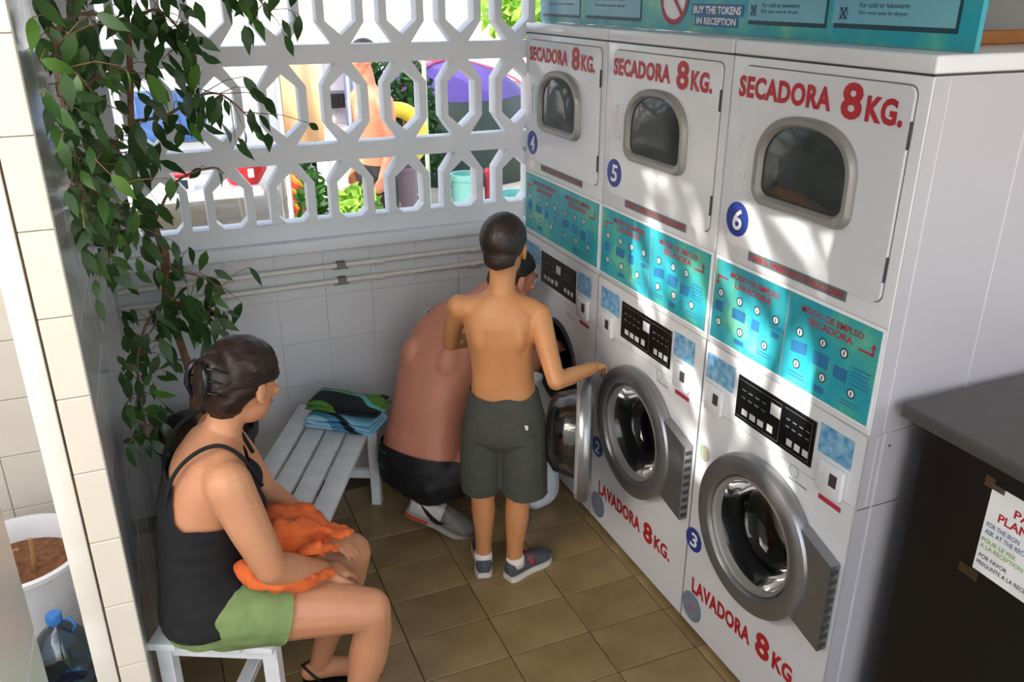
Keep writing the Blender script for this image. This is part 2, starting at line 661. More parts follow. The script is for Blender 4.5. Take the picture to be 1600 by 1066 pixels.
# ---- left wall with its tiled end, and the wall before the doorway
wall_left = tag(make('wall_left', Geo().box(-1.778, -1.714, 1.956, 3.5, -0.05, 2.76), M_GROUT), kind='structure')
lt = mesh_from('wall_tile_side', Geo().box(-0.005, 0.0025, -TS/2 + .0007, TS/2 - .0007, -TS/2 + .0007, TS/2 - .0007, 0.0007, 1), smooth=False)
lt.materials.append(M_TILEW)
for i in range(7):
    for j in range(12):
        z = 0.07 + 0.1925 * 0 + TS * j
        inst('tile', lt, wall_left, (-1.714 + rnd.uniform(0, .0006), 3.31 - TS * i, z))
make('tile', Geo().box(-1.719, -1.709, 1.956, 2.009, -0.03, 2.66, 0.001, 1), M_TILEW, wall_left)
et = mesh_from('end_tile', Geo().box(-0.0345, 0.0345, -0.006, 0.006, -0.0955, 0.0955, 0.003, 2), smooth=False)
et.materials.append(M_TILEP)
for j in range(15):
    inst('end_tile', et, wall_left, (-1.7445, 1.952, 0.031 + 0.1925 * j - 0.04))
make('door_jamb', Geo().box(-1.832, -1.784, 1.945, 2.10, -0.05, 2.45, 0.004, 2), M_FRAMEW, wall_left)
make('jamb_gap', Geo().box(-1.785, -1.777, 1.952, 2.05, -0.05, 2.45), M_GAP, wall_left)
make('lintel', Geo().box(-1.83, -1.715, 0.98, 1.95, 2.45, 2.76), M_WALL, wall_left)

wall_near = tag(make('wall_left_near', Geo().box(-1.84, -1.726, -1.6, 0.978, -0.05, 2.76), M_GROUT), kind='structure')
nt_ = mesh_from('wall_tile_near', Geo().box(-0.006, 0.006, -TS/2 + .0025, TS/2 - .0025, -TS/2 + .0025, TS/2 - .0025, 0.002, 1), smooth=False)
nt_.materials.append(M_TILEG)
for i in range(4):
    for j in range(13):
        inst('tile', nt_, wall_near, (-1.725, 0.88 - TS * i, 0.065 + TS * j))

# passage beyond the doorway: cream tiled wall
wall_pass = tag(make('wall_passage', Geo().box(-4.0, -1.9, 3.306, 3.42, -0.05, 2.3), M_GROUT), kind='structure')
ct = mesh_from('passage_tile', Geo().box(-0.1485, 0.1485, -0.006, 0.006, -0.1135, 0.1135, 0.0015, 1), smooth=False)
ct.materials.append(M_TILEP)
for i in range(5):
    for j in range(10):
        inst('tile', ct, wall_pass, (-2.05 - 0.30 * i, 3.302, 0.115 + 0.23 * j))

# right wall behind the machines
tag(make('wall_right', Geo().box(0.86, 0.96, -0.5, 3.5, -0.05, 2.76), M_WALL), kind='structure')

# ================================================================== PIPES ON THE BACK WALL
def pipe(z, label):
    root = empty('water_pipe', (-0.85, YB - 0.018, z), label, 'pipe', 'pipes along the tiled wall')
    make('tube', Geo().tube([(-1.70, YB - .019, z), (-0.02, YB - .019, z + 0.012)], 0.0115, 12), M_PIPE, root)
    for x in (-1.293, -0.676, -0.25):
        make('coupling', Geo().tube([(x - .018, YB - .019, z + .004 * (x + 1.7)), (x + .018, YB - .019, z + .004 * (x + 1.7))], 0.0145, 12), M_PIPE, root)
    make('clip', Geo().box(-0.858, -0.822, YB - .034, YB, z - .008, z + .022, 0.003, 1).box(-0.872, -0.808, YB - .012, YB - .002, z - .014, z - .004), M_CLIP, root)
pipe(1.016, 'upper white water pipe clipped along the tiled wall under the sill')
pipe(0.948, 'lower white water pipe clipped along the tiled wall')
rg = empty('wall_outlet', (-0.453, YB - .003, 0.742), 'small round drain outlet on the tiled wall beside the crouching man', 'outlet')
MO = basis((-0.453, YB - .003, .742), (1, 0, 0), (0, 0, 1), (0, -1, 0))
make('flange', Geo().lathe([(.018, 0.0), (.034, 0), (.034, .006), (.026, .01), (.018, .004)], 24, MO, close=False), M_TILEW, rg)
make('cap', Geo().lathe([(0, 0.007), (.014, .006), (.018, .001)], 20, MO), M_CLIP, rg)

# ================================================================== MACHINES
def circ(cy, cz, r, n=48, a0=0.0):
    return [(cy + r * math.cos(a0 + 2 * math.pi * k / n), cz + r * math.sin(a0 + 2 * math.pi * k / n)) for k in range(n)]

def split_make(name, geo, m, parent):
    # one object per loose piece
    n = len(geo.v)
    par = list(range(n))
    def find(a):
        while par[a] != a:
            par[a] = par[par[a]]
            a = par[a]
        return a
    for f in geo.f:
        for i in f[1:]:
            par[find(i)] = find(f[0])
    groups = {}
    for f in geo.f:
        groups.setdefault(find(f[0]), []).append(f)
    for fs in groups.values():
        used = sorted({i for f in fs for i in f})
        mp = {i: k for k, i in enumerate(used)}
        q = Geo()
        q.v = [geo.v[i] for i in used]
        q.f = [tuple(mp[i] for i in f) for f in fs]
        make(name, q, m, parent)

def disc_print(g, M, x, y, r, lift, n=24):
    pts = circ(x, y, r, n)
    vs = [M @ V((p[0], p[1], lift)) for p in pts]
    return g.add(vs, [tuple(range(n))])

def rect_print(g, M, x0, x1, y0, y1, lift, skew=0.0):
    return g.add([M @ V((x0, y0, lift)), M @ V((x1, y0 + skew, lift)), M @ V((x1, y1 + skew, lift)), M @ V((x0, y1, lift))], [(0, 1, 2, 3)])

def ring_print(g, M, x, y, r0, r1, lift, n=24):
    return g.band(circ(x, y, r1, n), circ(x, y, r0, n), [(0, lift), (1, lift)], M)

def badge(parent, M, x, y, r, key):
    """blue numbered disc"""
    b = make('number_badge', Geo().prism(circ(x, y, r, 32), 0, 0.0016, M), M_BLUEB, parent)
    tag(b, 'blue disc with a white number %s' % key)
    w = {'1': 0.5}.get(key, 0.85) * r
    make('number', word(Geo(), key, x - w / 2, y - r * 0.62, w, r * 1.24, M, lift=0.0024, shear=0.12), M_WHITEP, b)
    return b

def panel_hole(w, z0, z1, cz, r, n=64):
    """front sheet with a round opening, outline list pairs"""
    out, inn = [], []
    corners = [(w, z1), (-w, z1), (-w, z0), (w, z0)]
    angs = [2 * math.pi * k / n for k in range(n)]
    for a in angs:
        dx, dz = math.cos(a), math.sin(a)
        t = min((w / abs(dx)) if abs(dx) > 1e-9 else 1e9, ((z1 - cz) / dz) if dz > 1e-9 else 1e9, ((z0 - cz) / dz) if dz < -1e-9 else 1e9)
        out.append([dx * t, cz + dz * t])
        inn.append((dx * r, cz + dz * r))
    for c in corners:
        a = math.atan2(c[1] - cz, c[0]) % (2 * math.pi)
        k = round(a / (2 * math.pi / n)) % n
        out[k] = list(c)
    return out, inn

DEPTH = 0.70
M_SIDE = mat('shaded_side_enamel', 'b0b0b8', 0.35, var=0.012, scale=2, coat=0.2)  # darker than the white front: shade on the near side put into the colour
ZS = 1.085           # joint between washer and dryer
HC = 0.585           # porthole centre height
DR = 0.252           # porthole door radius
names = {0: ('1', '4'), 1: ('2', '5'), 2: ('3', '6')}
CY = (3.0455, 2.344, 1.6555)
HWS = (0.3485, 0.3495, 0.334)

def washer(k):
    cy, hw = CY[k], HWS[k]
    num = names[k][0]
    lab = ['white front-loading washer with its round door swung open, nearest the lattice wall',
           'middle white front-loading washer with closed round door, beside the open door held by the boy',
           'white front-loading washer with blue badge 3, nearest the dark counter'][k]
    root = empty('washing_machine', (0, cy, 0), lab, 'washing machine', 'coin washers under the dryers')
    y0, y1 = cy - hw, cy + hw
    M = FRONT(cy, 0.0)
    z0 = 0.018
    out, inn = panel_hole(hw - .0015, z0, ZS - .003, HC, 0.192)
    g = Geo()
    g.band(out, inn, [(0, 0.0), (1, 0.0), (1, -0.05)], M)
    # sheet-metal sides, top, back and bottom
    g.box(0.002, DEPTH, y0 + .0015, y0 + .006, z0, ZS - .003)
    g.box(0.002, DEPTH, y1 - .006, y1 - .0015, z0, ZS - .003)
    g.box(0.002, DEPTH, y0 + .006, y1 - .006, ZS - .012, ZS - .003)
    g.box(DEPTH - .01, DEPTH, y0 + .006, y1 - .006, z0, ZS - .012)
    g.box(0.002, DEPTH, y0 + .006, y1 - .006, z0, z0 + .01)
    body = make('body', g, M_ENAM, root)
    make('plinth', Geo().box(0.035, DEPTH - .03, y0 + .01, y1 - .01, 0.0, z0), M_SEAM, root)
    g = Geo()
    g.box(-0.0008, 0.002, y0 + .004, y1 - .004, 0.8765, 0.878)      # fascia joint
    g.box(-0.0006, 0.003, y0, y0 + .0016, z0, ZS)
    make('joint', g, mat('pale_joint', 'a9a9ac', 0.6), root)
    if k == 2:
        g = Geo().box(0.006, 0.32, y0 - .0004, y0 + .002, 0.871, 0.8735)
        for x in (0.05, 0.055):
            g.box(x - .001, x + .001, y0 - .0016, y0 + .002, z0, ZS)
        g.box(0.03, 0.034, y0 - .0012, y0 + .002, 0.88, ZS - .01)
        make('side_crease', g, mat('side_crease_paint', 'd2d1d8', 0.35), root)
        make('side_shade_panel', Geo().box(0.004, DEPTH, y0 - .0004, y0 + .0014, z0 + .002, ZS - .004), M_SIDE, root)
        make('screw', Geo().ell((0.075, y0, 1.045), (.004, .003, .004), nu=10, nv=6), M_SEAM, root)
    # gasket and drum
    gm = basis((0, cy, HC), (0, -1, 0), (0, 0, 1), (-1, 0, 0))
    make('door_seal', Geo().lathe([(.193, -.004), (.196, .006), (.188, .014), (.176, .010), (.172, -.02), (.162, -.05), (.170, -.075)], 48, gm, close=False), M_RUB, root, smooth=True)
    dr = make('drum', Geo().lathe([(.170, -.06), (.215, -.075), (.215, -.42), (0.19, -.45), (0.0, -.46)], 40, gm, close=False), M_DRUM if k else M_DARK, root)
    g = Geo()
    for a in (0.5, 0.5 + 2.094, 0.5 + 4.189):
        c, s = math.cos(a), math.sin(a)
        g.prism([(c * .215 - s * .03, s * .215 + c * .03), (c * .215 + s * .03, s * .215 - c * .03), (c * .165, s * .165)], -.41, -.09, gm)
    split_make('paddle', g, M_DRUM if k else M_DARK, dr)
    # door
    door_m = gm.copy()
    if k == 0:
        hinge = V((-0.028, y0 + .012, 0))
        door_m = Matrix.Translation(hinge) @ Matrix.Rotation(R(152), 4, 'Z') @ Matrix.Translation(-hinge) @ gm
    n = 56
    def ringpt(r, h):
        return (r, h)
    g = Geo().lathe([(.248, .004), (DR, .014), (DR, .030), (.246, .042), (.232, .050), (.212, .052), (.192, .046), (.180, .030), (.174, .006), (.176, .002)], n, door_m, close=False)
    # hinge plate on the right-hand side of the ring
    xa, xb = 0.20, hw - 0.012
    hp = [(xa, -.135), (xb, -.165), (xb, .115), (xa, .155)]
    if k == 0:
        hp = [(xa, -.06), (xb - .02, -.07), (xb - .02, .07), (xa, .06)]
    g.prism(hp, 0.002, 0.034, door_m)
    door = make('door', g, M_SILV, root, angle=30)
    if k != 0:
        g = Geo()
        nl = 9
        for i in range(nl):
            zz = -.155 + i * .03
            g.box(xb - .0005, xb + .0012, zz, zz + .014, .006, .03, M=door_m)
        split_make('hinge_tooth', g, M_SEAM, door)
    glass = [(.176, .010), (.168, -.010), (.158, -.045), (.146, -.085), (.11, -.108), (.06, -.118), (0, -.120)]
    make('door_glass', Geo().lathe(glass, 48, door_m, close=False), M_GLASS if k else M_GLASSO, door, smooth=True)
    make('inner_rim', Geo().lathe([(.181, .034), (.176, .040), (.171, .030), (.170, .008)], 48, door_m, close=False), M_SILV2, door, smooth=True)
    if k == 0:
        make('door_back', Geo().lathe([(.248, .004), (.236, -.006), (.200, -.008), (.176, .000)], n, door_m, close=False), mat('grey_plastic', 'a3a4a6', 0.35), door, smooth=True)
    # lettering LAVADORA 8KG.
    g = Geo()
    if k < 2:
        word(g, 'LAVADORA', -0.275, 0.155, 0.33, 0.062, M, rot=0.05, bend=0.0)
        word(g, '8', 0.078, 0.163, 0.064, 0.085, M, rot=0.05)
        word(g, 'KG.', 0.155, 0.172, 0.105, 0.058, M, rot=0.05)
    else:
        word(g, 'LAVADORA', -0.285, 0.158, 0.315, 0.062, M, rot=0.07)
        word(g, '8', 0.055, 0.178, 0.066, 0.09, M, rot=0.07)
        word(g, 'KG.', 0.135, 0.188, 0.105, 0.062, M, rot=0.07)
    make('lettering', g, M_RED, root)
    badge(root, M, -0.302, 0.362, 0.044, num)
    # round stickers
    st = make('round_sticker', Geo().prism(circ(-0.278, 0.098, 0.056, 32), 0, .001, M), mat('sticker_blue_grey', '4f7f97', 0.4, col2='6f98a6', scale=40), root)
    g = ring_print(Geo(), M, -0.278, 0.098, 0.046, 0.049, .0018)
    for i in range(3):
        rect_print(g, M, -0.278 - .03, -0.278 + .03, 0.075 + .018 * i, 0.083 + .018 * i, .0018)
    split_make('sticker_print', g, mat('sticker_pink', 'b06a78', 0.5), st)
    st = make('round_sticker', Geo().prism(circ(-0.292, 0.705, 0.029, 28), 0, .001, M), mat('sticker_green', '6fae94', 0.4, col2='b98f86', scale=50), root)
    # black control film with keys and windows
    cp = make('control_panel', Geo().box(-0.0035, 0.0, cy - .167, cy + .163, 0.905, 1.043, 0.001, 1), M_BLACKP, root)
    MC = FRONT(cy, 0.0, -0.0035)
    g = Geo()
    rect_print(g, MC, -0.012, 0.030, 0.985, 1.02, .0006)
    for i in range(3):
        rect_print(g, MC, -0.132 + .036 * i, -0.106 + .036 * i, 0.926, 0.945, .0006)
        rect_print(g, MC, 0.066 + .032 * i, 0.088 + .032 * i, 0.926, 0.946, .0006)
    rect_print(g, MC, -0.018, 0.006, 0.928, 0.95, .0006)
    split_make('key', g, mat('key_white', 'b9bcbc', 0.5), cp)
    g = Geo()
    for i in range(4):
        for j in range(2):
            rect_print(g, MC, -0.14 + .03 * i, -0.122 + .03 * i, 0.978 + .024 * j, 0.982 + .024 * j, .0006)
            rect_print(g, MC, 0.055 + .026 * i, 0.070 + .026 * i, 0.978 + .022 * j, 0.982 + .022 * j, .0006)
    ring = [(-0.155, .915), (0.028, .915), (0.028, .972), (-0.155, .972)]
    for x0_, x1_ in ((-0.155, 0.032), (0.045, 0.155)):
        rect_print(g, MC, x0_, x1_, .914, .9155, .0006)
        rect_print(g, MC, x0_, x1_, 1.031, 1.0325, .0006)
        rect_print(g, MC, x1_ - .0015, x1_, .914, 1.0325, .0006)
    tag(make('key_legend', g, mat('legend_grey', '5f6665', 0.6), cp), kind='stuff')
    # stickers either side and coin box
    for x0_, x1_ in ((-0.322, -0.182), (0.180, 0.298)):
        s_ = make('splash_sticker', rect_print(Geo(), M, x0_, x1_, 0.968, 1.052, .0012), M_STICK, root)
        tag(s_, 'blue and white water-splash sticker')
    for x0_ in (-0.302, 0.205):
        b_ = make('coin_box', Geo().box(0.0, 0.085, 0.872, 0.958, 0, .016, .004, 2, M=M @ Matrix.Translation((x0_, 0, 0))), M_ENAM, root)
        make('coin_slot', Geo().box(0.045, 0.07, 0.905, 0.94, .0155, .018, M=M @ Matrix.Translation((x0_, 0, 0))), M_SEAM, b_)
    make('red_notice', rect_print(Geo(), M, 0.208, 0.290, 0.838, 0.853, .0012), M_REDD, root)
    g = ring_print(Geo(), M, 0.108, 0.862, 0.016, 0.019, .0012)
    rect_print(g, M, 0.09, 0.165, 0.832, 0.838, .0012)
    make('small_emblem', g, M_GREYP, root)
    return root

def d_outline(w, zb, zt, zs, rc, n=16):
    """window outline: flat foot with round corners, arched head"""
    pts = []
    for i in range(7):
        a = -math.pi / 2 + math.pi / 2 * i / 6
        pts.append((w - rc + rc * math.cos(a), zb + rc + rc * math.sin(a)))
    for i in range(1, 2 * n):
        a = math.pi * i / (2 * n)
        ca, sa = math.cos(a), math.sin(a)
        pts.append((w * (abs(ca) ** 0.8) * (1 if ca > 0 else -1), zs + (zt - zs) * sa ** 0.9))
    for i in range(7):
        a = math.pi + math.pi / 2 * i / 6
        pts.append((-w + rc + rc * math.cos(a), zb + rc + rc * math.sin(a)))
    return pts

def rrect(x0, x1, y0, y1, r, n=6):
    pts = []
    for cx, cy_, a0 in ((x1 - r, y1 - r, 0), (x0 + r, y1 - r, 90), (x0 + r, y0 + r, 180), (x1 - r, y0 + r, 270)):
        for i in range(n + 1):
            a = R(a0 + 90 * i / n)
            pts.append((cx + r * math.cos(a), cy_ + r * math.sin(a)))
    return pts

def dryer(k):
    cy, hw = CY[k], HWS[k]
    num = names[k][1]
    lab = ['white tumble dryer with blue badge 4, on the stack nearest the lattice wall',
           'white tumble dryer with blue badge 5, the middle one of the row',
           'white tumble dryer with blue badge 6, nearest the dark counter'][k]
    root = empty('tumble_dryer', (0, cy, ZS), lab, 'tumble dryer', 'tumble dryers stacked on the washers')
    M = FRONT(cy, 0.0)
    y0, y1 = cy - hw, cy + hw
    make('body', Geo().box(0, DEPTH, y0 + .001, y1 - .001, ZS, 1.9245, 0.003, 2), M_ENAM, root)
    make('top_cap', Geo().box(-0.002, DEPTH, y0, y1, 1.9275, 1.966, 0.006, 3), M_ENAM, root)
    make('cap_seam', Geo().box(0.0005, DEPTH - .01, y0 + .0012, y1 - .0012, 1.9235, 1.9285), M_SEAM, root)
    g = Geo().box(-0.0006, 0.003, y0 + .001, y1 - .001, 1.3645, 1.3662)
    make('fascia_joint', g, mat('pale_joint', 'a9a9ac', 0.6), root)
    if k == 2:
        g = Geo()
        make('side_shade_panel', Geo().box(0.004, DEPTH, y0 - .0004, y0 + .002, ZS + .004, 1.922), M_SIDE, root)
        for x in (0.045, 0.30):
            g.box(x - .002, x + .002, y0 - .0016, y0 + .002, ZS + .01, 1.92, 0.0008, 1)
        make('side_crease', g, mat('side_crease_paint', 'd2d1d8', 0.35), root)
    # door leaf with rounded corners; dark gap behind it
    do = rrect(-hw + .055, hw - .035, 1.418, 1.902, 0.022)
    make('door_gap', Geo().prism([(x * 1.0055, z) for x, z in rrect(-hw + .054, hw - .034, 1.4155, 1.9045, 0.023)], 0.0, 0.0012, M), mat('door_gap_shadow', '6f6f72', 0.7), root)
    door = make('door', Geo().prism(do, 0.001, 0.009, M), M_ENAM, root)
    og = d_outline(0.180, 1.556, 1.800, 1.672, 0.045)
    ig = d_outline(0.149, 1.584, 1.772, 1.668, 0.032)
    fr = make('window_frame', Geo().band(og, ig, [(0, .008), (0.02, .020), (.25, .028), (.7, .026), (.85, .018), (1, .014), (1, .009)], M), M_SILV2, door, angle=50)
    make('window_recess', Geo().prism([(x * .99, z) for x, z in ig], .009, .0098, M), mat('dryer_inside', '6e7070', 0.5, col2='808280', scale=4), door)
    gp = Geo().band(ig, [(p[0] * .5, 1.67 + (p[1] - 1.67) * .5) for p in ig], [(0, .015), (0.5, .024), (1, .028)], M)
    gp.add([M @ V((p[0] * .5, 1.67 + (p[1] - 1.67) * .5, .028)) for p in ig], [tuple(range(len(ig)))])
    make('window_glass', gp, M_GLASSD, door, smooth=True)
    g = Geo().band(rrect(-0.262, -0.222, 1.612, 1.728, .006), rrect(-0.256, -0.228, 1.618, 1.722, .004), [(0, .009), (.3, .013), (1, .013), (1, .0095)], M)
    make('door_handle', g, M_ENAM, door)
    for zc in (1.50, 1.80):
        make('hinge', Geo().box(hw - .037, hw - .032, zc - .03, zc + .03, .002, .0085, .001, 1, M=M), M_SEAM, door)
    g = Geo()
    L_ = M @ Matrix.Translation((0, 0, .009))
    word(g, 'SECADORA', -0.288, 1.822, 0.350, 0.056, L_)
    word(g, '8', 0.094, 1.812, 0.066, 0.083, L_)
    word(g, 'KG.', 0.172, 1.814, 0.108, 0.058, L_)
    make('lettering', g, M_RED, door)
    bd = badge(root, M, -0.238 - (0.015 if k < 2 else 0), 1.492, 0.049, num)
    bd.location.x -= 0.0092
    # red strip label under the door
    st = make('strip_label', rect_print(Geo(), M, -0.185, 0.195, 1.386, 1.4135, .0012), mat('strip_grey', '6c7274', 0.5, col2='4f8088', scale=16), root)
    make('strip_lettering', word(Geo(), 'STRIP', -0.178, 1.3915, 0.366, 0.0165, M, lift=.0018), M_RED, st)
    # teal instruction panel
    w = hw - .006
    fr = make('panel_border', Geo().prism([(-w, 1.1025), (w, 1.1025), (w, 1.3625), (-w, 1.3625)], 0, .0012, M), M_WHITEP, root)
    pn = make('instruction_panel', Geo().prism([(-w + .006, 1.108), (w - .006, 1.108), (w - .006, 1.355), (-w + .006, 1.355)], 0.0012, .0024, M), M_TEAL, root)
    MP = M @ Matrix.Translation((0, 0, .0024))
    g = Geo()
    word(g, 'MODO', -0.250, 1.316, 0.215, 0.018, MP)
    word(g, 'LAV', -0.225, 1.290, 0.16, 0.020, MP)
    make('heading', g, M_REDD, pn)
    g = Geo()
    word(g, 'MODO', 0.055, 1.316, 0.215, 0.018, MP)
    word(g, 'SEC', 0.085, 1.290, 0.155, 0.020, MP)
    make('heading', g, M_REDD, pn)
    for s_, x in ((1, -0.305), (-1, 0.305)):
        g = Geo()
        rect_print(g, MP, min(x, x + s_ * .045), max(x, x + s_ * .045), 1.303 if s_ > 0 else 1.287, 1.309 if s_ > 0 else 1.293, .0008)
        rect_print(g, MP, x - .003, x + .003, 1.287, 1.309 if s_ > 0 else 1.307, .0008)
        tip = 1.28 if s_ > 0 else 1.316
        g.add([MP @ V((x - .009, tip + .01 * s_, .0008)), MP @ V((x + .009, tip + .01 * s_, .0008)), MP @ V((x, tip - .002 * s_, .0008))], [(0, 1, 2)])
        make('arrow', g, M_REDD, pn)
    discs = [(-.287, 1.257), (-.197, 1.257), (-.118, 1.257), (-.038, 1.257), (-.285, 1.166), (-.182, 1.167), (-.072, 1.169),
             (.058, 1.258), (.144, 1.26), (.218, 1.261), (.061, 1.168), (.158, 1.169), (.26, 1.169)]
    gd, gr, gb, gf = Geo(), Geo(), Geo(), Geo()
    for x, z in discs:
        ring_print(gr, MP, x, z, 0.0095, 0.0135, .0008, 16)
        disc_print(gd, MP, x, z, 0.0095, .0008, 16)
        rect_print(gr, MP, x - .002, x + .002, z - .006, z + .006, .0014)
    for x0_, x1_, z0_, z1_, sk in ((-.305, -.272, 1.198, 1.232, 0), (-.225, -.165, 1.200, 1.232, 0), (-.135, -.102, 1.196, 1.228, 0), (-.05, -.02, 1.205, 1.222, 0),
                                   (-.205, -.16, 1.128, 1.142, 0), (.032, .092, 1.196, 1.228, .008), (.118, .172, 1.194, 1.232, 0), (.192, .238, 1.188, 1.222, 0), (.135, .17, 1.125, 1.142, 0)):
        rect_print(gb, MP, x0_, x1_, z0_, z1_, .0008, sk)
    for x0_, z in ((-.065, 1.238), (-.06, 1.23), (-.1, 1.145), (-.1, 1.136), (.035, 1.14), (.035, 1.13), (.23, 1.142), (.23, 1.132), (.25, 1.236), (.25, 1.225), (.25, 1.214), (.25, 1.203), (.25, 1.192)):
        rect_print(gf, MP, x0_, x0_ + .06, z, z + .0035, .0008)
    split_make('number_disc', gd, M_WHITEP, pn)
    tag(make('disc_outline', gr, M_INK, pn), kind='stuff')
    split_make('pictogram', gb, M_BLUEP, pn)
    tag(make('fine_print', gf, M_BLUEP, pn), kind='stuff')
    make('fold_line', rect_print(Geo(), MP, 0.001, 0.005, 1.11, 1.353, .0006), M_GREYP, pn)
    return root

for k in range(3):
    washer(k)
for k in range(3):
    dryer(k)

# ================================================================== SIGN BOARD ON TOP OF THE DRYERS
sg = empty('sign_board', (0.1, 2.39, 1.966), 'long teal laundry notice board standing on top of the dryers', 'sign')
MS = FRONT(2.39, 0.0, 0.1)
make('board', Geo().box(0.1, 0.114, 1.325, 3.47, 1.968, 2.50), M_TEAL, sg)
g, gs, gt = Geo(), Geo(), Geo()
for ya, yb, zb in ((3.45, 3.11, 1.998), (3.06, 2.66, 2.000), (2.08, 1.772, 2.010), (1.745, 1.38, 2.013)):
    xa, xb = 2.39 - ya, 2.39 - yb
    rect_print(gs, MS, xa + .006, xb + .008, zb - .011, 2.42, .0008)
    rect_print(g, MS, xa, xb, zb, 2.43, .0016)
split_make('text_box', g, mat('pale_teal_print', '79b7c4', 0.3, col2='6aa9c0', scale=5), sg)
split_make('box_shadow', gs, mat('deep_teal_print', '123e4a', 0.4), sg)
for ya, z in ((2.02, 2.045), (2.02, 2.028), (1.66, 2.05), (1.66, 2.032)):
    word(gt, 's2' if z > 2.04 else 's1', 2.39 - ya, z, 0.15, 0.011, MS, lift=.0022)
for ya, z in ((3.38, 2.03), (2.98, 2.03), (2.98, 2.05)):
    word(gt, 's1', 2.39 - ya, z, 0.22, 0.012, MS, lift=.0022)
for ya in (2.055, 1.71):
    x = 2.39 - ya
    for s_ in (1, -1):
        gt.add([MS @ V((x - .014, 2.036 - s_ * .014, .0022)), MS @ V((x - .009, 2.036 - s_ * .014, .0022)), MS @ V((x + .014, 2.036 + s_ * .014, .0022)), MS @ V((x + .009, 2.036 + s_ * .014, .0022))], [(0, 1, 2, 3)])
    ring_print(gt, MS, x, 2.036, .011, .013, .0022)
tag(make('small_lettering', gt, M_INK, sg), kind='stuff')
g = disc_print(Geo(), MS, -0.065, 2.065, .074, .0012, 32)
pd = make('prohibition_disc', g, M_WHITEP, sg)
g = ring_print(Geo(), MS, -0.065, 2.065, .064, .080, .0022, 36)
g.add([MS @ V((-0.065 + a, 2.065 + b, .0024)) for a, b in ((-.052, .042), (-.042, .052), (.052, -.042), (.042, -.052))], [(0, 1, 2, 3)])
make('red_ring', g, mat('sign_red', 'a32c3a', 0.4), pd)
g = Geo()
word(g, 'BUY', 0.045, 2.022, 0.235, 0.022, MS, lift=.0022)
word(g, 'IN', 0.065, 1.992, 0.195, 0.020, MS, lift=.0022)
make('lettering', g, M_WHITEP, sg)
g = Geo()
rect_print(g, MS, 0.035, 0.29, 2.017, 2.05, .0012)
rect_print(g, MS, 0.055, 0.27, 1.987, 2.016, .0012)
split_make('lettering_outline', g, mat('outline_blue', '3a6f9e', 0.5), sg)

bt_ = make('wooden_batten', Geo().box(0.26, 0.82, 1.53, 1.57, 1.9665, 1.998, .003, 1), M_WOOD)
tag(bt_, 'brown wooden batten lying on the dryer top behind the sign board', 'batten')

# ================================================================== COUNTER
ct_ = empty('counter', (0.45, 0.7, 0), 'black cabinet counter with dark grey worktop in the right foreground', 'counter')
make('cabinet', Geo().box(0.092, 0.84, 0.25, 1.245, 0.0, 1.146, .003, 1), M_BLACKC, ct_)
make('worktop', Geo().box(0.052, 0.85, 0.2, 1.292, 1.146, 1.184, .008, 3), M_COUNT, ct_)
nt0 = empty('paper_notice', (0.091, 0.94, 0.98), 'white paper notice taped to the side of the black counter', 'notice')
MN = FRONT(1.05, 0.0, 0.0915)
make('sheet', Geo().prism([(0, .866), (.21, .862), (.212, 1.085), (0.0, 1.088)], 0, .0006, MN), M_WHITEP, nt0)
for key, x, z, w, h, m_ in (('PASE', .062, 1.038, .07, .021, M_RED), ('PLANCHA', .030, 1.008, .14, .022, M_RED), ('p1', .008, .984, .08, .012, M_BLUEP), ('p2', .008, .966, .14, .012, M_BLUEP),
                            ('p3', .005, .944, .085, .011, M_GREENP), ('p4', .005, .928, .105, .011, M_GREENP), ('p5', .008, .902, .07, .011, M_INK), ('p6', .006, .884, .16, .011, M_INK)):
    make('lettering', word(Geo(), key, x, z, w, h, MN, lift=.0012), m_, nt0)
tp = mat_glass('clear_tape', 'c9c9c9', 0.15)
for x, z in ((-.012, .845), (.0, 1.083)):
    make('tape', Geo().prism([(x - .02, z - .008), (x + .03, z - .008), (x + .03, z + .018), (x - .02, z + .018)], .0006, .0012, MN), tp, nt0)

# ================================================================== BENCH
BN, BU = V((-1.403, 1.888, 0)), V((0.440, 0.898, 0)).normalized()      # near right corner, length direction
BW = V((-BU.y, BU.x, 0))                                                 # across, to the left
BL, BWD, BH = 1.44, 0.345, 0.45
bench = empty('bench', BN + BU * BL / 2 + BW * BWD / 2, 'white slatted wooden bench the woman sits on', 'bench')
MB_ = basis(BN, BW, BU, (0, 0, 1))          # local: x across to the left, y along, z up
sw = 0.076
for i in range(4):
    x = i * (BWD - sw) / 3
    make('slat', Geo().box(x, x + sw, 0.0, BL, BH - .024, BH, .004, 2, M=MB_), M_BENCH, bench)
for y in (0.03, BL - .075):
    for x in (0.002, BWD - .044):
        make('leg', Geo().box(x, x + .042, y, y + .042, 0.0, BH - .024, .003, 1, M=MB_), M_BENCH, bench)
    make('cross_rail', Geo().box(.044, BWD - .044, y + .008, y + .034, BH - .075, BH - .024, .002, 1, M=MB_), M_BENCH, bench)
    make('cross_rail', Geo().box(.044, BWD - .044, y + .008, y + .034, 0.13, 0.17, .002, 1, M=MB_), M_BENCH, bench)
make('stretcher', Geo().box(BWD / 2 - .02, BWD / 2 + .02, .064, BL - .067, 0.135, 0.165, .002, 1, M=MB_), M_BENCH, bench)
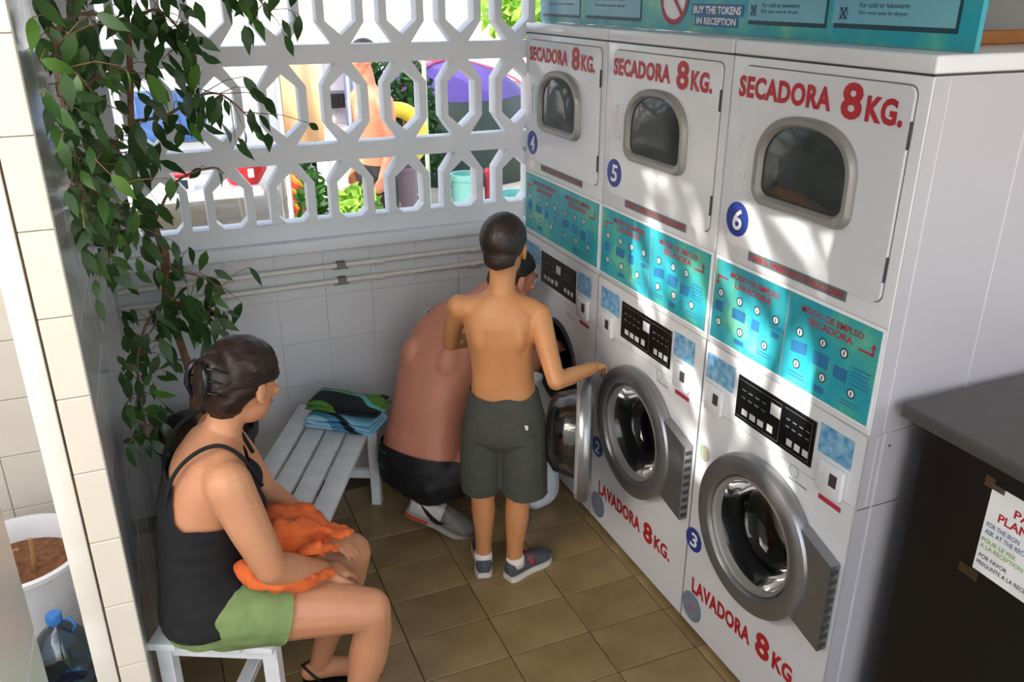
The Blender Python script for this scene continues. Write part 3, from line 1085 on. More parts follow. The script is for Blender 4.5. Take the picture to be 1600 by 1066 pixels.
# ================================================================== PEOPLE
def organic(name, geo, m, parent, voxel=0.006, smooth=4, cut=None, disp=None):
    """closed volumes fused into one continuous skin; cut(p) > 0 is trimmed away with a clean edge"""
    me = bpy.data.meshes.new('tmp')
    me.from_pydata([tuple(p) for p in geo.v], [], geo.f)
    bm = bmesh.new()
    bm.from_mesh(me)
    bmesh.ops.recalc_face_normals(bm, faces=bm.faces)
    bm.to_mesh(me)
    bm.free()
    o = bpy.data.objects.new('tmp', me)
    COL.objects.link(o)
    md = o.modifiers.new('r', 'REMESH')
    md.mode = 'VOXEL'
    md.voxel_size = voxel
    md.adaptivity = 0
    ms = o.modifiers.new('s', 'SMOOTH')
    ms.factor = 0.5
    ms.iterations = smooth
    bpy.context.view_layer.update()
    dg = bpy.context.evaluated_depsgraph_get()
    em = o.evaluated_get(dg).to_mesh()
    vs = [v.co.copy() for v in em.vertices]
    fs = [tuple(p.vertices) for p in em.polygons]
    nr = [v.normal.copy() for v in em.vertices]
    o.evaluated_get(dg).to_mesh_clear()
    bpy.data.objects.remove(o, do_unlink=True)
    bpy.data.meshes.remove(me)
    if disp:
        vs = [p + n * disp(p) for p, n in zip(vs, nr)]
    if cut:
        val = [cut(p) for p in vs]
        e = 0.002
        lim = voxel * 0.75
        nv = []
        for p, f in zip(vs, val):
            if abs(f) < lim:
                gx = V((cut(p + V((e, 0, 0))) - f, cut(p + V((0, e, 0))) - f, cut(p + V((0, 0, e))) - f)) / e
                l2 = gx.length_squared
                if l2 > 1e-6:
                    p = p - gx * (f / l2)
                nv.append((p, 0.0))
            else:
                nv.append((p, f))
        keep = [f for f in fs if all(nv[i][1] <= 1e-6 for i in f)]
        used = sorted({i for f in keep for i in f})
        mp = {i: k for k, i in enumerate(used)}
        vs = [nv[i][0] for i in used]
        fs = [tuple(mp[i] for i in f) for f in keep]
    g = Geo()
    g.v, g.f = vs, fs
    return make(name, g, m, parent, smooth=True)

def lerp(a, b, t):
    return V(a) * (1 - t) + V(b) * t

def limb(g, pts, rads, n=14):
    """tapered limb through joints with a smooth run of extra rings"""
    P, Q = [], []
    for i in range(len(pts) - 1):
        for s in range(4):
            t = s / 4
            P.append(lerp(pts[i], pts[i + 1], t))
            Q.append(rads[i] * (1 - t) + rads[i + 1] * t)
    P.append(V(pts[-1]))
    Q.append(rads[-1])
    g.ball_tube(P, Q, n)
    return g

def hand(g, wrist, d, n, side, sc=1.0, curl=(0.5, 0.6, 0.5), spread=0.06, thumb_in=0.5):
    """palm, four unequal fingers and a thumb. d: wrist to knuckles, n: the way the palm faces, side: +1 / -1 which edge the thumb is on"""
    d = V(d).normalized()
    n = V(n)
    n = (n - d * n.dot(d)).normalized()
    s = d.cross(n) * side
    w = V(wrist)
    offs = (.027, .009, -.009, -.026)
    lens = (.066, .074, .069, .054)
    rad = .0078 * sc
    for o, l in zip(offs, lens):
        k = w + d * (.082 - abs(o - .009) * .25) * sc + s * o * sc
        g.ball_tube([w + s * o * .45 * sc + d * .008 * sc, k], [.0125 * sc, .0112 * sc], 10)
        a = 0.0
        p = k
        dd = (d + s * (o / .027) * spread).normalized()
        pts, rr = [p], [rad * 1.15]
        for seg, (fr_, cu) in enumerate(zip((.46, .31, .23), curl)):
            a += cu
            p = p + (dd * math.cos(a) + n * math.sin(a)) * l * fr_ * sc
            pts.append(p)
            rr.append(rad * (1.0 - .1 * (seg + 1)))
        g.ball_tube(pts, rr, 10)
    b = w + d * .02 * sc + s * .024 * sc
    t1 = b + (d * .7 + s * .62 + n * .25 * thumb_in).normalized() * .038 * sc
    t2 = t1 + (d * .85 + s * .12 + n * .5 * thumb_in).normalized() * .030 * sc
    t3 = t2 + (d * .8 - s * .1 + n * .6 * thumb_in).normalized() * .022 * sc
    g.ball_tube([b, t1, t2, t3], [.0135 * sc, .0105 * sc, .009 * sc, .0075 * sc], 10)
    return g

def frame_from(f, tilt=0.0):
    """head axes from a facing direction; tilt > 0 bows the head"""
    f = V(f).normalized()
    r = f.cross(V((0, 0, 1))).normalized()          # the person's right
    u = r.cross(f).normalized()
    q = Matrix.Rotation(-tilt, 3, r)
    return r, q @ f, q @ u

def head(g, c, f, sc=1.0, tilt=0.0):
    """skull, face, jaw, nose, ears around centre c (mid-skull); returns the axes"""
    r, f, u = frame_from(f, tilt)
    c = V(c)
    Mx = basis((0, 0, 0), r, f, u)
    P = lambda a, b, z: c + (r * a + f * b + u * z) * sc
    E = lambda a, b, z, rx, ry, rz: g.ell(P(a, b, z), (rx * sc, ry * sc, rz * sc), M=Mx)
    E(0, -.012, .035, .074, .094, .082)      # skull
    E(0, .018, .005, .066, .080, .088)       # face mass
    E(0, .030, -.050, .054, .062, .058)      # jaw
    E(0, .074, -.088, .022, .020, .018)      # chin
    E(0, .088, .030, .045, .018, .014)       # brow
    g.ball_tube([P(0, .094, .022), P(0, .105, -.004), P(0, .113, -.020)], [.008 * sc, .010 * sc, .012 * sc], 10)
    E(.012, .100, -.022, .008, .010, .007)
    E(-.012, .100, -.022, .008, .010, .007)
    E(.038, .074, -.012, .022, .018, .018)   # cheeks
    E(-.038, .074, -.012, .022, .018, .018)
    E(0, .091, -.050, .022, .012, .006)      # lips
    E(0, .089, -.060, .018, .012, .007)
    for s in (1, -1):                        # ears
        E(s * .076, -.004, -.004, .009, .018, .030)
        E(s * .078, -.010, .014, .008, .016, .014)
        E(s * .074, .004, -.028, .009, .010, .012)
    return r, f, u, P

def eyes(parent, P, r, f, u, sc, iris='3a2a1c'):
    Mx = basis((0, 0, 0), r, f, u)
    for s in (1, -1):
        e = make('eye', Geo().ell(P(s * .031, .078, .008), (.0125 * sc, .012 * sc, .0095 * sc), M=Mx, nu=14, nv=10), mat('eye_white', 'e8e4de', 0.2), parent, smooth=True)
        make('iris', Geo().ell(P(s * .031, .0885, .008), (.0055 * sc, .003 * sc, .0055 * sc), M=Mx, nu=12, nv=8), mat('iris_' + iris, iris, 0.15), e, smooth=True)
        make('eyebrow', Geo().tube([P(s * .012, .097, .030), P(s * .032, .094, .037), P(s * .050, .080, .032)], [.0032 * sc, .0036 * sc, .002 * sc], 8), MATS['hair_dark'], parent, smooth=True)

def mat_hair(name, c1, c2):
    m = mat(name, c1, 0.45, col2=c2, scale=30, bump=0.2, bscale=160)
    return m
mat_hair('hair_dark', '17110d', '2b2019')
mat_hair('hair_brown', '1c100d', '2f1b14')
mat_hair('hair_boy', '1a110b', '2b1c12')

def shoe(parent, heel, d, L, W, mats, h=0.07, pitch=0.0, name='shoe', ankle_h=0.075):
    """low trainer: sole, upper, tongue/laces, toe cap; heel = ground point of the heel; pitch lifts the heel about the toe"""
    up_, sole_, acc_ = mats
    d = V(d).normalized()
    r = d.cross(V((0, 0, 1))).normalized()
    M0 = basis(V(heel), r, d, (0, 0, 1))
    if pitch:
        piv = V((0, L * .78, 0))
        M0 = M0 @ Matrix.Translation(piv) @ Matrix.Rotation(-pitch, 4, 'X') @ Matrix.Translation(-piv)
    prof = [(-0.02, .26), (.03, .36), (.12, .40), (.30, .37), (.45, .36), (.62, .43), (.76, .47), (.88, .42), (.96, .27), (1.0, .10)]
    left = [(-w * W, y * L) for y, w in prof]
    right = [(w * W * 0.98, y * L) for y, w in reversed(prof)]
    poly = left + right
    sh = make(name, Geo().add([], []).prism(poly, 0.0, 0.022, M0), sole_, parent)
    g = Geo()
    secs = []
    for y, w, hh in ((.0, .26, .062), (.06, .34, .072), (.18, .36, .074), (.34, .34, .072), (.50, .355, .064), (.66, .42, .050), (.80, .44, .040), (.91, .36, .032), (.985, .16, .026)):
        hh = hh * h / .07
        c = M0 @ V((0, y * L, 0.016 + hh / 2))
        ux = (M0.to_3x3() @ V((1, 0, 0))) * w * W * 0.98
        uz = (M0.to_3x3() @ V((0, 0, 1))) * (hh / 2 + .004)
        secs.append((c, ux, uz))
    g.loft(secs, 24, power=2.6)
    make('upper', g, up_, sh, smooth=True)
    g = Geo()
    for i in range(4):
        y = (.42 + .085 * i) * L
        z = (0.016 + (.074 - .0105 * i) * h / .07)
        g.tube([M0 @ V((-.24 * W, y, z - .006)), M0 @ V((-.1 * W, y + .004, z + .003)), M0 @ V((.1 * W, y - .004, z + .003)), M0 @ V((.24 * W, y, z - .006))], .0032, 6)
    make('laces', g, acc_, sh, smooth=True)
    return sh, M0

# ------------------------------------------------------------------ boy
boy = empty('person', (-0.49, 2.50, 0), 'shirtless boy in dark grey shorts standing with one hand on the open washer door', 'person')
bf = V((.47, .88, 0)).normalized()
br = bf.cross(V((0, 0, 1)))
def bsec(x, y, z, a, b):
    return (V((x, y, z)), br * a, bf * b)
BT = [bsec(-.475, 2.505, .585, .085, .075), bsec(-.475, 2.505, .64, .122, .088), bsec(-.474, 2.503, .70, .126, .090), bsec(-.475, 2.50, .77, .116, .080), bsec(-.478, 2.497, .84, .108, .073),
      bsec(-.482, 2.494, .91, .112, .076), bsec(-.486, 2.492, .98, .122, .082), bsec(-.488, 2.492, 1.04, .128, .083), bsec(-.488, 2.495, 1.085, .126, .074), bsec(-.486, 2.498, 1.118, .095, .060), bsec(-.482, 2.503, 1.145, .055, .048)]
g = Geo().loft(BT, 28, power=2.25)
limb(g, [(-.483, 2.503, 1.11), (-.474, 2.507, 1.18), (-.468, 2.512, 1.25)], [.050, .045, .046])
# shoulders, shoulder blades, spine hollow is left between them
for s, sx in ((1, 1), (-1, -1)):
    g.ell(V((-.488, 2.494, 1.0)) + br * .060 * s - bf * .060, (.034, .022, .058), M=basis((0, 0, 0), br, bf, (0, 0, 1)))
    limb(g, [V((-.486, 2.495, 1.10)) + br * .03 * s, V((-.49, 2.495, 1.085)) + br * .105 * s], [.045, .044])
shR, shL = V((-.372, 2.432, 1.068)), V((-.612, 2.558, 1.090))
limb(g, [shR, (-.373, 2.36, .975), (-.374, 2.282, .885)], [.044, .036, .031])
limb(g, [(-.374, 2.282, .885), (-.30, 2.312, .880), (-.205, 2.352, .872)], [.031, .030, .022])
hand(g, (-.205, 2.352, .872), (.80, .55, -.12), (.1, .1, -1), 1, .80, curl=(.55, .8, .6))
limb(g, [shL, (-.612, 2.63, .995), (-.603, 2.695, .905)], [.044, .036, .031])
limb(g, [(-.603, 2.695, .905), (-.53, 2.74, .885), (-.44, 2.755, .875)], [.031, .030, .022])
hand(g, (-.44, 2.755, .875), (1, .1, -.1), (.1, -1, 0), 1, .80)
limb(g, [(-.545, 2.535, .62), (-.549, 2.53, .48), (-.550, 2.528, .36), (-.549, 2.522, .27), (-.551, 2.520, .16), (-.553, 2.520, .06)], [.074, .062, .045, .045, .033, .030])
limb(g, [(-.408, 2.468, .62), (-.424, 2.465, .48), (-.434, 2.462, .345), (-.440, 2.456, .26), (-.450, 2.450, .15), (-.455, 2.448, .06)], [.074, .062, .045, .046, .034, .030])
hr, hf, hu, HP = head(g, (-.462, 2.520, 1.290), (.62, .78, 0), .93, 0.10)
organic('body', g, M_SKINB, boy, voxel=.0052, smooth=5)
eyes(boy, HP, hr, hf, hu, .93)
g = Geo()
Mx = basis((0, 0, 0), hr, hf, hu)
g.ell(HP(0, -.016, .040), (.084 * .93, .104 * .93, .093 * .93), M=Mx)
g.ell(HP(0, -.058, -.020), (.060 * .93, .050 * .93, .060 * .93), M=Mx)
def cut_boy(p):
    q = p - HP(0, 0, 0)
    a, b, z = q.dot(hr), q.dot(hf), q.dot(hu)
    low = -0.060 + 0.30 * abs(a) if b < -.02 else 0.014 + max(0, b + .02) * 0.75
    if -.02 <= b < .02 and abs(a) > .05:
        low = .010
    return low - z
organic('hair', g, MATS['hair_boy'], boy, voxel=.006, smooth=2, cut=cut_boy, disp=lambda p: .0022 * noise.noise(p * 120))
# shorts
M_SHB = mat('charcoal_cotton', '3b3d38', 0.9, col2='454740', scale=40, bump=0.25, bscale=300)
g = Geo().loft([bsec(-.476, 2.503, .56, .09, .075), bsec(-.474, 2.504, .60, .150, .105), bsec(-.472, 2.504, .66, .150, .108), bsec(-.473, 2.502, .73, .134, .098), bsec(-.475, 2.500, .785, .122, .087)], 28, power=2.3)
limb(g, [(-.540, 2.535, .62), (-.553, 2.532, .50), (-.556, 2.530, .385)], [.080, .078, .074])
limb(g, [(-.410, 2.468, .62), (-.412, 2.464, .50), (-.408, 2.462, .36)], [.084, .090, .088])
sh_ = organic('shorts', g, M_SHB, boy, voxel=.0065, smooth=4, cut=lambda p: max(p.z - .779 - .06 * (p - V((-.475, 2.5, 0))).dot(bf) - .004 * math.sin(p.x * 60), (.368 if p.x < -.478 else .362) - p.z),
               disp=lambda p: .004 * noise.noise(V((p.x * 16, p.y * 16, p.z * 6))))
pk = V((-.385, 2.395, .66))
make('pocket_tag', Geo().box(-.006, .006, -.001, .001, -.009, .009, M=Matrix.Translation((-.437, 2.383, .672)) @ Matrix.Rotation(R(-28), 4, 'Z')), mat('tag_white', 'd8d4cc', .7), sh_)
g = Geo()
for i in range(7):
    t = i / 6
    g.tube([lerp((-.452, 2.386, .628), (-.352, 2.368, .612), t), lerp((-.452, 2.386, .628), (-.352, 2.368, .612), min(1, t + .1))], .0012, 5)
# trainers
canvas = mat('grey_canvas', '3e4348', 0.9, col2='535a60', scale=60, bump=0.3, bscale=250)
rubw = mat('white_rubber', 'd2cbc0', 0.6)
for (hx, hy, dx, dy) in ((-.567, 2.480, .30, .95), (-.487, 2.432, .955, .30)):
    so, M0 = shoe(boy, (hx, hy, 0), (dx, dy, 0), .215, .088, (canvas, rubw, mat('red_lace', 'a03038', .8)), h=.062)
    make('red_panel', Geo().loft([(M0 @ V((0, .085, .052)), M0.to_3x3() @ V((.0335, 0, 0)), M0.to_3x3() @ V((0, 0, .030))), (M0 @ V((0, .115, .047)), M0.to_3x3() @ V((.034, 0, 0)), M0.to_3x3() @ V((0, 0, .027)))], 20), mat('red_canvas', '86303a', .8), so, smooth=True)
    make('sock', Geo().tube([M0 @ V((0, .038, .055)), M0 @ V((0, .036, .092))], [.036, .034], 16), mat('sock_white', 'd9cfc6', .9), so, smooth=True)

# ------------------------------------------------------------------ woman on the bench
wom = empty('person', (-1.50, 2.06, 0), 'woman in black strappy top and green shorts sitting on the white bench', 'person')
wf, wr, wu = V((1, -.06, 0)).normalized(), V((-.06, -1, 0)).normalized(), V((0, 0, 1))
def wsec(x, z, a, b, lean=0.0):
    u = V((math.cos(lean), 0, -math.sin(lean)))
    return (V((x, 2.065, z)), wr * a, u * b)
WT = [wsec(-1.525, .470, .125, .10), wsec(-1.525, .50, .172, .125), wsec(-1.525, .56, .176, .122), wsec(-1.530, .63, .152, .106, .05), wsec(-1.535, .70, .138, .098, .1), wsec(-1.525, .78, .142, .104, .2),
      wsec(-1.506, .86, .150, .108, .3), wsec(-1.483, .93, .155, .098, .4), wsec(-1.462, .978, .150, .080, .5), wsec(-1.446, 1.012, .100, .062, .6), wsec(-1.434, 1.035, .055, .052, .6)]
g = Geo().loft(WT, 28, power=2.2)
for s in (1, -1):
    g.ell(V((-1.425, 2.065, .845)) + wr * .068 * s, (.062, .062, .062))
    limb(g, [V((-1.45, 2.065, 1.0)) + wr * .04 * s, V((-1.452, 2.065, .972)) + wr * .135 * s], [.048, .050])
limb(g, [(-1.452, 2.065, .99), (-1.43, 2.068, 1.06), (-1.405, 2.072, 1.11)], [.052, .047, .048])
# near (right) arm and far (left) arm
wshR, wshL = V((-1.450, 1.912, .965)), V((-1.448, 2.222, .965))
limb(g, [wshR, (-1.415, 1.892, .84), (-1.378, 1.882, .715)], [.060, .053, .043])
limb(g, [(-1.378, 1.882, .715), (-1.315, 1.930, .655), (-1.238, 1.985, .590)], [.043, .043, .030])
hand(g, (-1.238, 1.985, .590), (.88, .30, -.42), (0, .1, -1), -1, .92, curl=(.3, .35, .3))
limb(g, [wshL, (-1.39, 2.27, .84), (-1.345, 2.265, .725)], [.054, .046, .038])
limb(g, [(-1.345, 2.265, .725), (-1.28, 2.20, .665), (-1.205, 2.13, .605)], [.038, .037, .027])
hand(g, (-1.205, 2.13, .605), (.75, -.55, -.35), (0, .0, -1), 1, .92, curl=(.3, .4, .3))
# legs
limb(g, [(-1.505, 1.965, .548), (-1.38, 1.945, .532), (-1.25, 1.925, .508), (-1.128, 1.908, .478)], [.092, .087, .076, .061])
limb(g, [(-1.128, 1.908, .478), (-1.122, 1.912, .40), (-1.140, 1.925, .30), (-1.165, 1.938, .18), (-1.180, 1.945, .08)], [.060, .054, .057, .042, .034])
limb(g, [(-1.505, 2.165, .548), (-1.38, 2.165, .532), (-1.25, 2.168, .512), (-1.118, 2.170, .488)], [.092, .086, .075, .061])
limb(g, [(-1.118, 2.170, .488), (-1.130, 2.175, .41), (-1.165, 2.183, .31), (-1.215, 2.192, .18), (-1.245, 2.197, .08)], [.060, .054, .056, .041, .033])
for (ax, ay, dx, dy) in ((-1.180, 1.945, .96, .12), (-1.245, 2.197, .97, -.2)):
    d_ = V((dx, dy, 0)).normalized()
    s_ = d_.cross(V((0, 0, 1)))
    a_ = V((ax, ay, 0))
    g.ball_tube([a_ - d_ * .035 + V((0, 0, .045)), a_ + d_ * .04 + V((0, 0, .055)), a_ + d_ * .11 + V((0, 0, .040)), a_ + d_ * .150 + V((0, 0, .034))], [.029, .034, .030, .026], 12)
    for i in range(5):
        b_ = a_ + d_ * .155 + s_ * (-.026 + .0135 * i) + V((0, 0, .028))
        side_ = 1 if ay < 2.06 else -1
        rr_ = .0115 if (i == (0 if side_ > 0 else 4)) else .0085
        g.ball_tube([b_ - d_ * .02, b_ + d_ * (.036 - .005 * (i if side_ > 0 else 4 - i))], [rr_, rr_ * .85], 8)
whr, whf, whu, WHP = head(g, (-1.375, 2.078, 1.150), (.80, .60, 0), .97, 0.30)
organic('body', g, M_SKINW, wom, voxel=.0052, smooth=4)
eyes(wom, WHP, whr, whf, whu, .97)
# lips
make('lips', Geo().ell(WHP(0, .1005, -.051), (.020, .005, .0042), M=basis((0, 0, 0), whr, whf, whu), nu=14, nv=8).ell(WHP(0, .0985, -.059), (.016, .005, .0048), M=basis((0, 0, 0), whr, whf, whu), nu=14, nv=8), mat('lip_rose', 'a8574c', .4), wom, smooth=True)
# hair drawn back into a clipped twist
g = Geo()
Mx = basis((0, 0, 0), whr, whf, whu)
g.ell(WHP(0, -.014, .040), (.084, .106, .094), M=Mx)
g.ell(WHP(0, -.060, -.012), (.066, .062, .070), M=Mx)
g.ell(WHP(0, -.094, .020), (.058, .050, .070), M=Mx)
g.ell(WHP(0, -.104, .050), (.046, .040, .042), M=Mx)
def cut_wom(p):
    q = p - WHP(0, 0, 0)
    a, b, z = q.dot(whr), q.dot(whf), q.dot(whu)
    low = -.078 if b < -.03 else (.012 + (b + .005) * 1.05 if b > -.005 else .008 - (.005 - b - .01) * 2.0 - .03)
    if -.03 <= b <= -.005:
        low = -.055 + (b + .03) * 2.6
    return low - z
hw_ = organic('hair', g, MATS['hair_brown'], wom, voxel=.006, smooth=2, cut=cut_wom, disp=lambda p: .0035 * noise.noise(V((p.x * 40, p.y * 40, p.z * 90))))
# strands swept back from the forehead to the twist
gs = Geo()
rs = random.Random(5)
for i in range(90):
    th = R(-95 + 190 * i / 89)
    a0, z0 = math.sin(th) * .084, math.cos(th) * .094
    pts = []
    for t in range(7):
        tt = t / 6
        b = .088 - .19 * tt
        k = math.sqrt(max(.05, 1 - ((b + .014) / .112) ** 2))
        k = max(k, .45 if tt > .5 else .3)
        lift = 1.035 + rs.uniform(0, .03)
        pts.append(WHP(a0 * k * lift + rs.uniform(-.002, .002), b, .040 + (z0 * k - .02 * tt) * lift * (1 if z0 > 0 else .9)))
    gs.tube(pts, [.0008, .0016, .0018, .0018, .0018, .0016, .0008], 5)
make('hair_strands', gs, MATS['hair_brown'], hw_, smooth=True)
cl = Geo()
for s in (1, -1):
    pts = [WHP(s * .012, -.150, .075), WHP(s * .030, -.156, .045), WHP(s * .034, -.152, .010), WHP(s * .024, -.140, -.025)]
    cl.tube(pts, [.006, .008, .008, .004], 8)
    for z in (.06, .03, .0):
        cl.tube([WHP(s * .03, -.154, z), WHP(s * .05, -.128, z - .004), WHP(s * .052, -.10, z - .01)], [.0035, .003, .002], 6)
make('hair_clip', cl, mat('black_plastic', '101012', .25), hw_, smooth=True)
# top
M_TOP = mat('black_jersey', '0b0b0d', 0.85, col2='121215', scale=30, bump=0.2, bscale=220)
def grow(secs, d):
    return [(c, u.normalized() * (u.length + d), w.normalized() * (w.length + d)) for c, u, w in secs]
g = Geo().loft(grow(WT[1:4], .021) + grow(WT[4:5], .016) + grow(WT[5:], .009), 28, power=2.2)
for s in (1, -1):
    g.ell(V((-1.425, 2.065, .845)) + wr * .068 * s, (.071, .071, .071))
def cut_top(p):
    x, y, z = p
    sd = abs(y - 2.065)
    q = max(0, min(1, (sd - .085) / .060))
    topline = .935 + .02 * max(0, min(1, (-1.46 - x) / .08)) - .105 * q * q * (3 - 2 * q) + .10 * max(0, -1.57 - x)
    return max(z - topline, .528 - z + .12 * (x + 1.63))
tp_ = organic('top', g, M_TOP, wom, voxel=.005, smooth=3, cut=cut_top, disp=lambda p: .0035 * noise.noise(V((p.x * 9, p.y * 9, p.z * 34))))
for s in (1, -1):
    y = 2.065 - s * .098
    make('strap', Geo().tube(curve_pts([(-1.600, y + s * .010, .865), (-1.590, y, .945), (-1.555, y - s * .006, 1.008), (-1.500, y - s * .008, 1.046), (-1.448, y - s * .006, 1.046), (-1.402, y, .996), (-1.366, y + s * .006, .905)], 5), .0055, 8), M_TOP, tp_, smooth=True)
# shorts
M_SHW = mat('sage_green_cotton', '6f8550', 0.9, col2='7d935c', scale=25, bump=0.25, bscale=260)
g = Geo().loft(grow(WT[0:5], .012), 28, power=2.2)
limb(g, [(-1.505, 1.963, .550), (-1.40, 1.946, .537), (-1.33, 1.936, .525)], [.100, .096, .094])
limb(g, [(-1.505, 2.167, .550), (-1.40, 2.166, .537), (-1.33, 2.166, .525)], [.100, .096, .094])
organic('shorts', g, M_SHW, wom, voxel=.0065, smooth=4, cut=lambda p: max(p.z - .635 - .15 * (p.x + 1.53), p.x + 1.352 - .30 * (p.z - .53), .4505 - p.z),
        disp=lambda p: .005 * noise.noise(V((p.x * 22, p.y * 12, p.z * 22))))
# sandals
M_SAND = mat('black_sandal', '141214', .5)
for (ax, ay, dx, dy) in ((-1.180, 1.945, .96, .12), (-1.245, 2.197, .97, -.2)):
    d_ = V((dx, dy, 0)).normalized()
    s_ = d_.cross(V((0, 0, 1)))
    M0 = basis(V((ax, ay, 0)) - d_ * .06, s_, d_, (0, 0, 1))
    prof = [(0, .45), (.1, .72), (.35, .66), (.6, .85), (.8, .95), (.93, .72), (1, .3)]
    poly = [(-w * .042, y * .255) for y, w in prof] + [(w * .042, y * .255) for y, w in reversed(prof)]
    sd_ = make('sandal', Geo().prism(poly, 0, .014, M0), M_SAND, wom)
    make('toe_strap', Geo().tube([M0 @ V((-.040, .150, .014)), M0 @ V((-.030, .165, .060)), M0 @ V((0, .172, .076)), M0 @ V((.030, .165, .060)), M0 @ V((.040, .150, .014))], .006, 8), M_SAND, sd_, smooth=True)
    make('heel_strap', Geo().tube([M0 @ V((-.034, .07, .014)), M0 @ V((-.036, .035, .06)), M0 @ V((0, .002, .075)), M0 @ V((.036, .035, .06)), M0 @ V((.034, .07, .014))], .0045, 8), M_SAND, sd_, smooth=True)

# wristband / bracelet on the near wrist
make('bracelet', Geo().tube([V((-1.252, 1.975, .602)) + (V((0, .6, .8)) * math.cos(a) + V((.55, -.55, .45)) * math.sin(a)) * .030 for a in [2 * math.pi * i / 16 for i in range(17)]], .0022, 6), mat('violet_thread', '7c6a9a', .6), wom, smooth=True)

# ------------------------------------------------------------------ man squatting at the first washer
man = empty('person', (-0.62, 2.95, 0), 'shirtless man in black swim shorts squatting in front of the open washer', 'person')
mf = V((.80, .60, 0)).normalized()
mr_ = mf.cross(V((0, 0, 1)))
def msec(x, y, z, a, b, lean):
    f_ = (mf * math.cos(lean) - V((0, 0, 1)) * math.sin(lean))
    return (V((x, y, z)), mr_ * a, f_ * b)
MT = [msec(-.655, 2.945, .165, .11, .10, .0), msec(-.660, 2.945, .22, .178, .135, .0), msec(-.658, 2.95, .30, .182, .135, .1), msec(-.640, 2.963, .39, .168, .122, .3), msec(-.612, 2.980, .48, .160, .118, .4),
      msec(-.575, 3.000, .58, .168, .122, .5), msec(-.535, 3.022, .68, .182, .128, .6), msec(-.478, 3.045, .77, .172, .116, .7), msec(-.420, 3.058, .838, .150, .092, .85), msec(-.370, 3.068, .882, .105, .070, .9), msec(-.335, 3.072, .905, .065, .058, .9)]
g = Geo().loft(MT, 30, power=2.3)
for s in (1, -1):
    g.ell(V((-.525, 3.025, .71)) + mr_ * .085 * s - mf * .075, (.06, .05, .085))
    limb(g, [V((-.39, 3.066, .862)) + mr_ * .04 * s, V((-.395, 3.06, .815)) + mr_ * .140 * s + mf * .02], [.060, .060])
limb(g, [(-.36, 3.07, .885), (-.29, 3.068, .935), (-.235, 3.06, .97)], [.062, .058, .058])
msR, msL = V((-.40, 3.06, .815)) + mr_ * .16 + mf * .02, V((-.39, 3.06, .81)) - mr_ * .15 + mf * .04
limb(g, [msR, msR + V((.06, .0, -.13)), msR + V((.105, .03, -.24))], [.062, .052, .043])
limb(g, [msR + V((.105, .03, -.24)), msR + V((.17, .07, -.20)), msR + V((.22, .11, -.16))], [.043, .040, .029])
hand(g, msR + V((.22, .11, -.16)), (.9, .3, .1), (0, .3, -1), -1, 1.0)
limb(g, [msL, msL + V((.11, -.02, -.11)), msL + V((.20, -.04, -.19))], [.062, .052, .043])
limb(g, [msL + V((.20, -.04, -.19)), msL + V((.27, -.08, -.17)), msL + V((.33, -.11, -.15))], [.043, .040, .029])
hand(g, msL + V((.33, -.11, -.15)), (.95, -.1, .0), (0, .3, -1), 1, 1.0)
limb(g, [(-.640, 2.885, .235), (-.52, 2.835, .268), (-.345, 2.775, .330)], [.112, .092, .066])
limb(g, [(-.345, 2.775, .330), (-.44, 2.83, .26), (-.56, 2.89, .220), (-.655, 2.915, .185)], [.066, .058, .050, .038])
limb(g, [(-.575, 3.06, .235), (-.43, 3.12, .31), (-.265, 3.16, .400)], [.112, .092, .066])
limb(g, [(-.265, 3.16, .400), (-.31, 3.165, .25), (-.345, 3.165, .12)], [.066, .058, .040])
g.ball_tube([(-.655, 2.915, .185), (-.672, 2.885, .125), (-.63, 2.845, .09), (-.585, 2.81, .06)], [.036, .028, .024, .018], 10)
g.ball_tube([(-.36, 3.165, .07), (-.26, 3.165, .05), (-.19, 3.16, .04)], [.038, .036, .030], 10)
mhr, mhf, mhu, MHP = head(g, (-.205, 3.052, .990), (.93, .15, 0), 1.0, 0.35)
organic('body', g, M_SKINM, man, voxel=.0058, smooth=5)
eyes(man, MHP, mhr, mhf, mhu, 1.0)
g = Geo()
Mx = basis((0, 0, 0), mhr, mhf, mhu)
g.ell(MHP(0, -.014, .040), (.083, .104, .092), M=Mx)
g.ell(MHP(0, -.058, -.018), (.064, .052, .062), M=Mx)
def cut_man(p):
    q = p - MHP(0, 0, 0)
    a, b, z = q.dot(mhr), q.dot(mhf), q.dot(mhu)
    low = -.066 if b < -.02 else .014 + (b + .02) * .7
    return low - z
organic('hair', g, MATS['hair_dark'], man, voxel=.006, smooth=2, cut=cut_man, disp=lambda p: .003 * noise.noise(p * 90))
M_SWIM = mat('black_swim_shorts', '0e0f12', 0.6, col2='15171a', scale=20, bump=0.15, bscale=120)
g = Geo().loft(grow(MT[0:4], .010), 30, power=2.3)
limb(g, [(-.640, 2.885, .240), (-.53, 2.84, .268), (-.40, 2.795, .315)], [.124, .108, .092])
limb(g, [(-.575, 3.06, .240), (-.46, 3.11, .295), (-.34, 3.135, .36)], [.124, .108, .092])
def cut_swim(p):
    q = p - V((-.648, 2.957, .345))
    waist = q.z + .24 * q.dot(mf) + .04 * q.dot(mr_)
    return max(waist, (p - V((-.40, 2.795, .315))).dot(V((.85, -.3, .3)).normalized()) if p.y < 2.97 else (p - V((-.34, 3.135, .36))).dot(V((.8, .2, .4)).normalized()), .105 - p.z)
sw_ = organic('swim_shorts', g, M_SWIM, man, voxel=.0065, smooth=4, cut=cut_swim, disp=lambda p: .004 * noise.noise(p * 20))
gl = Geo()
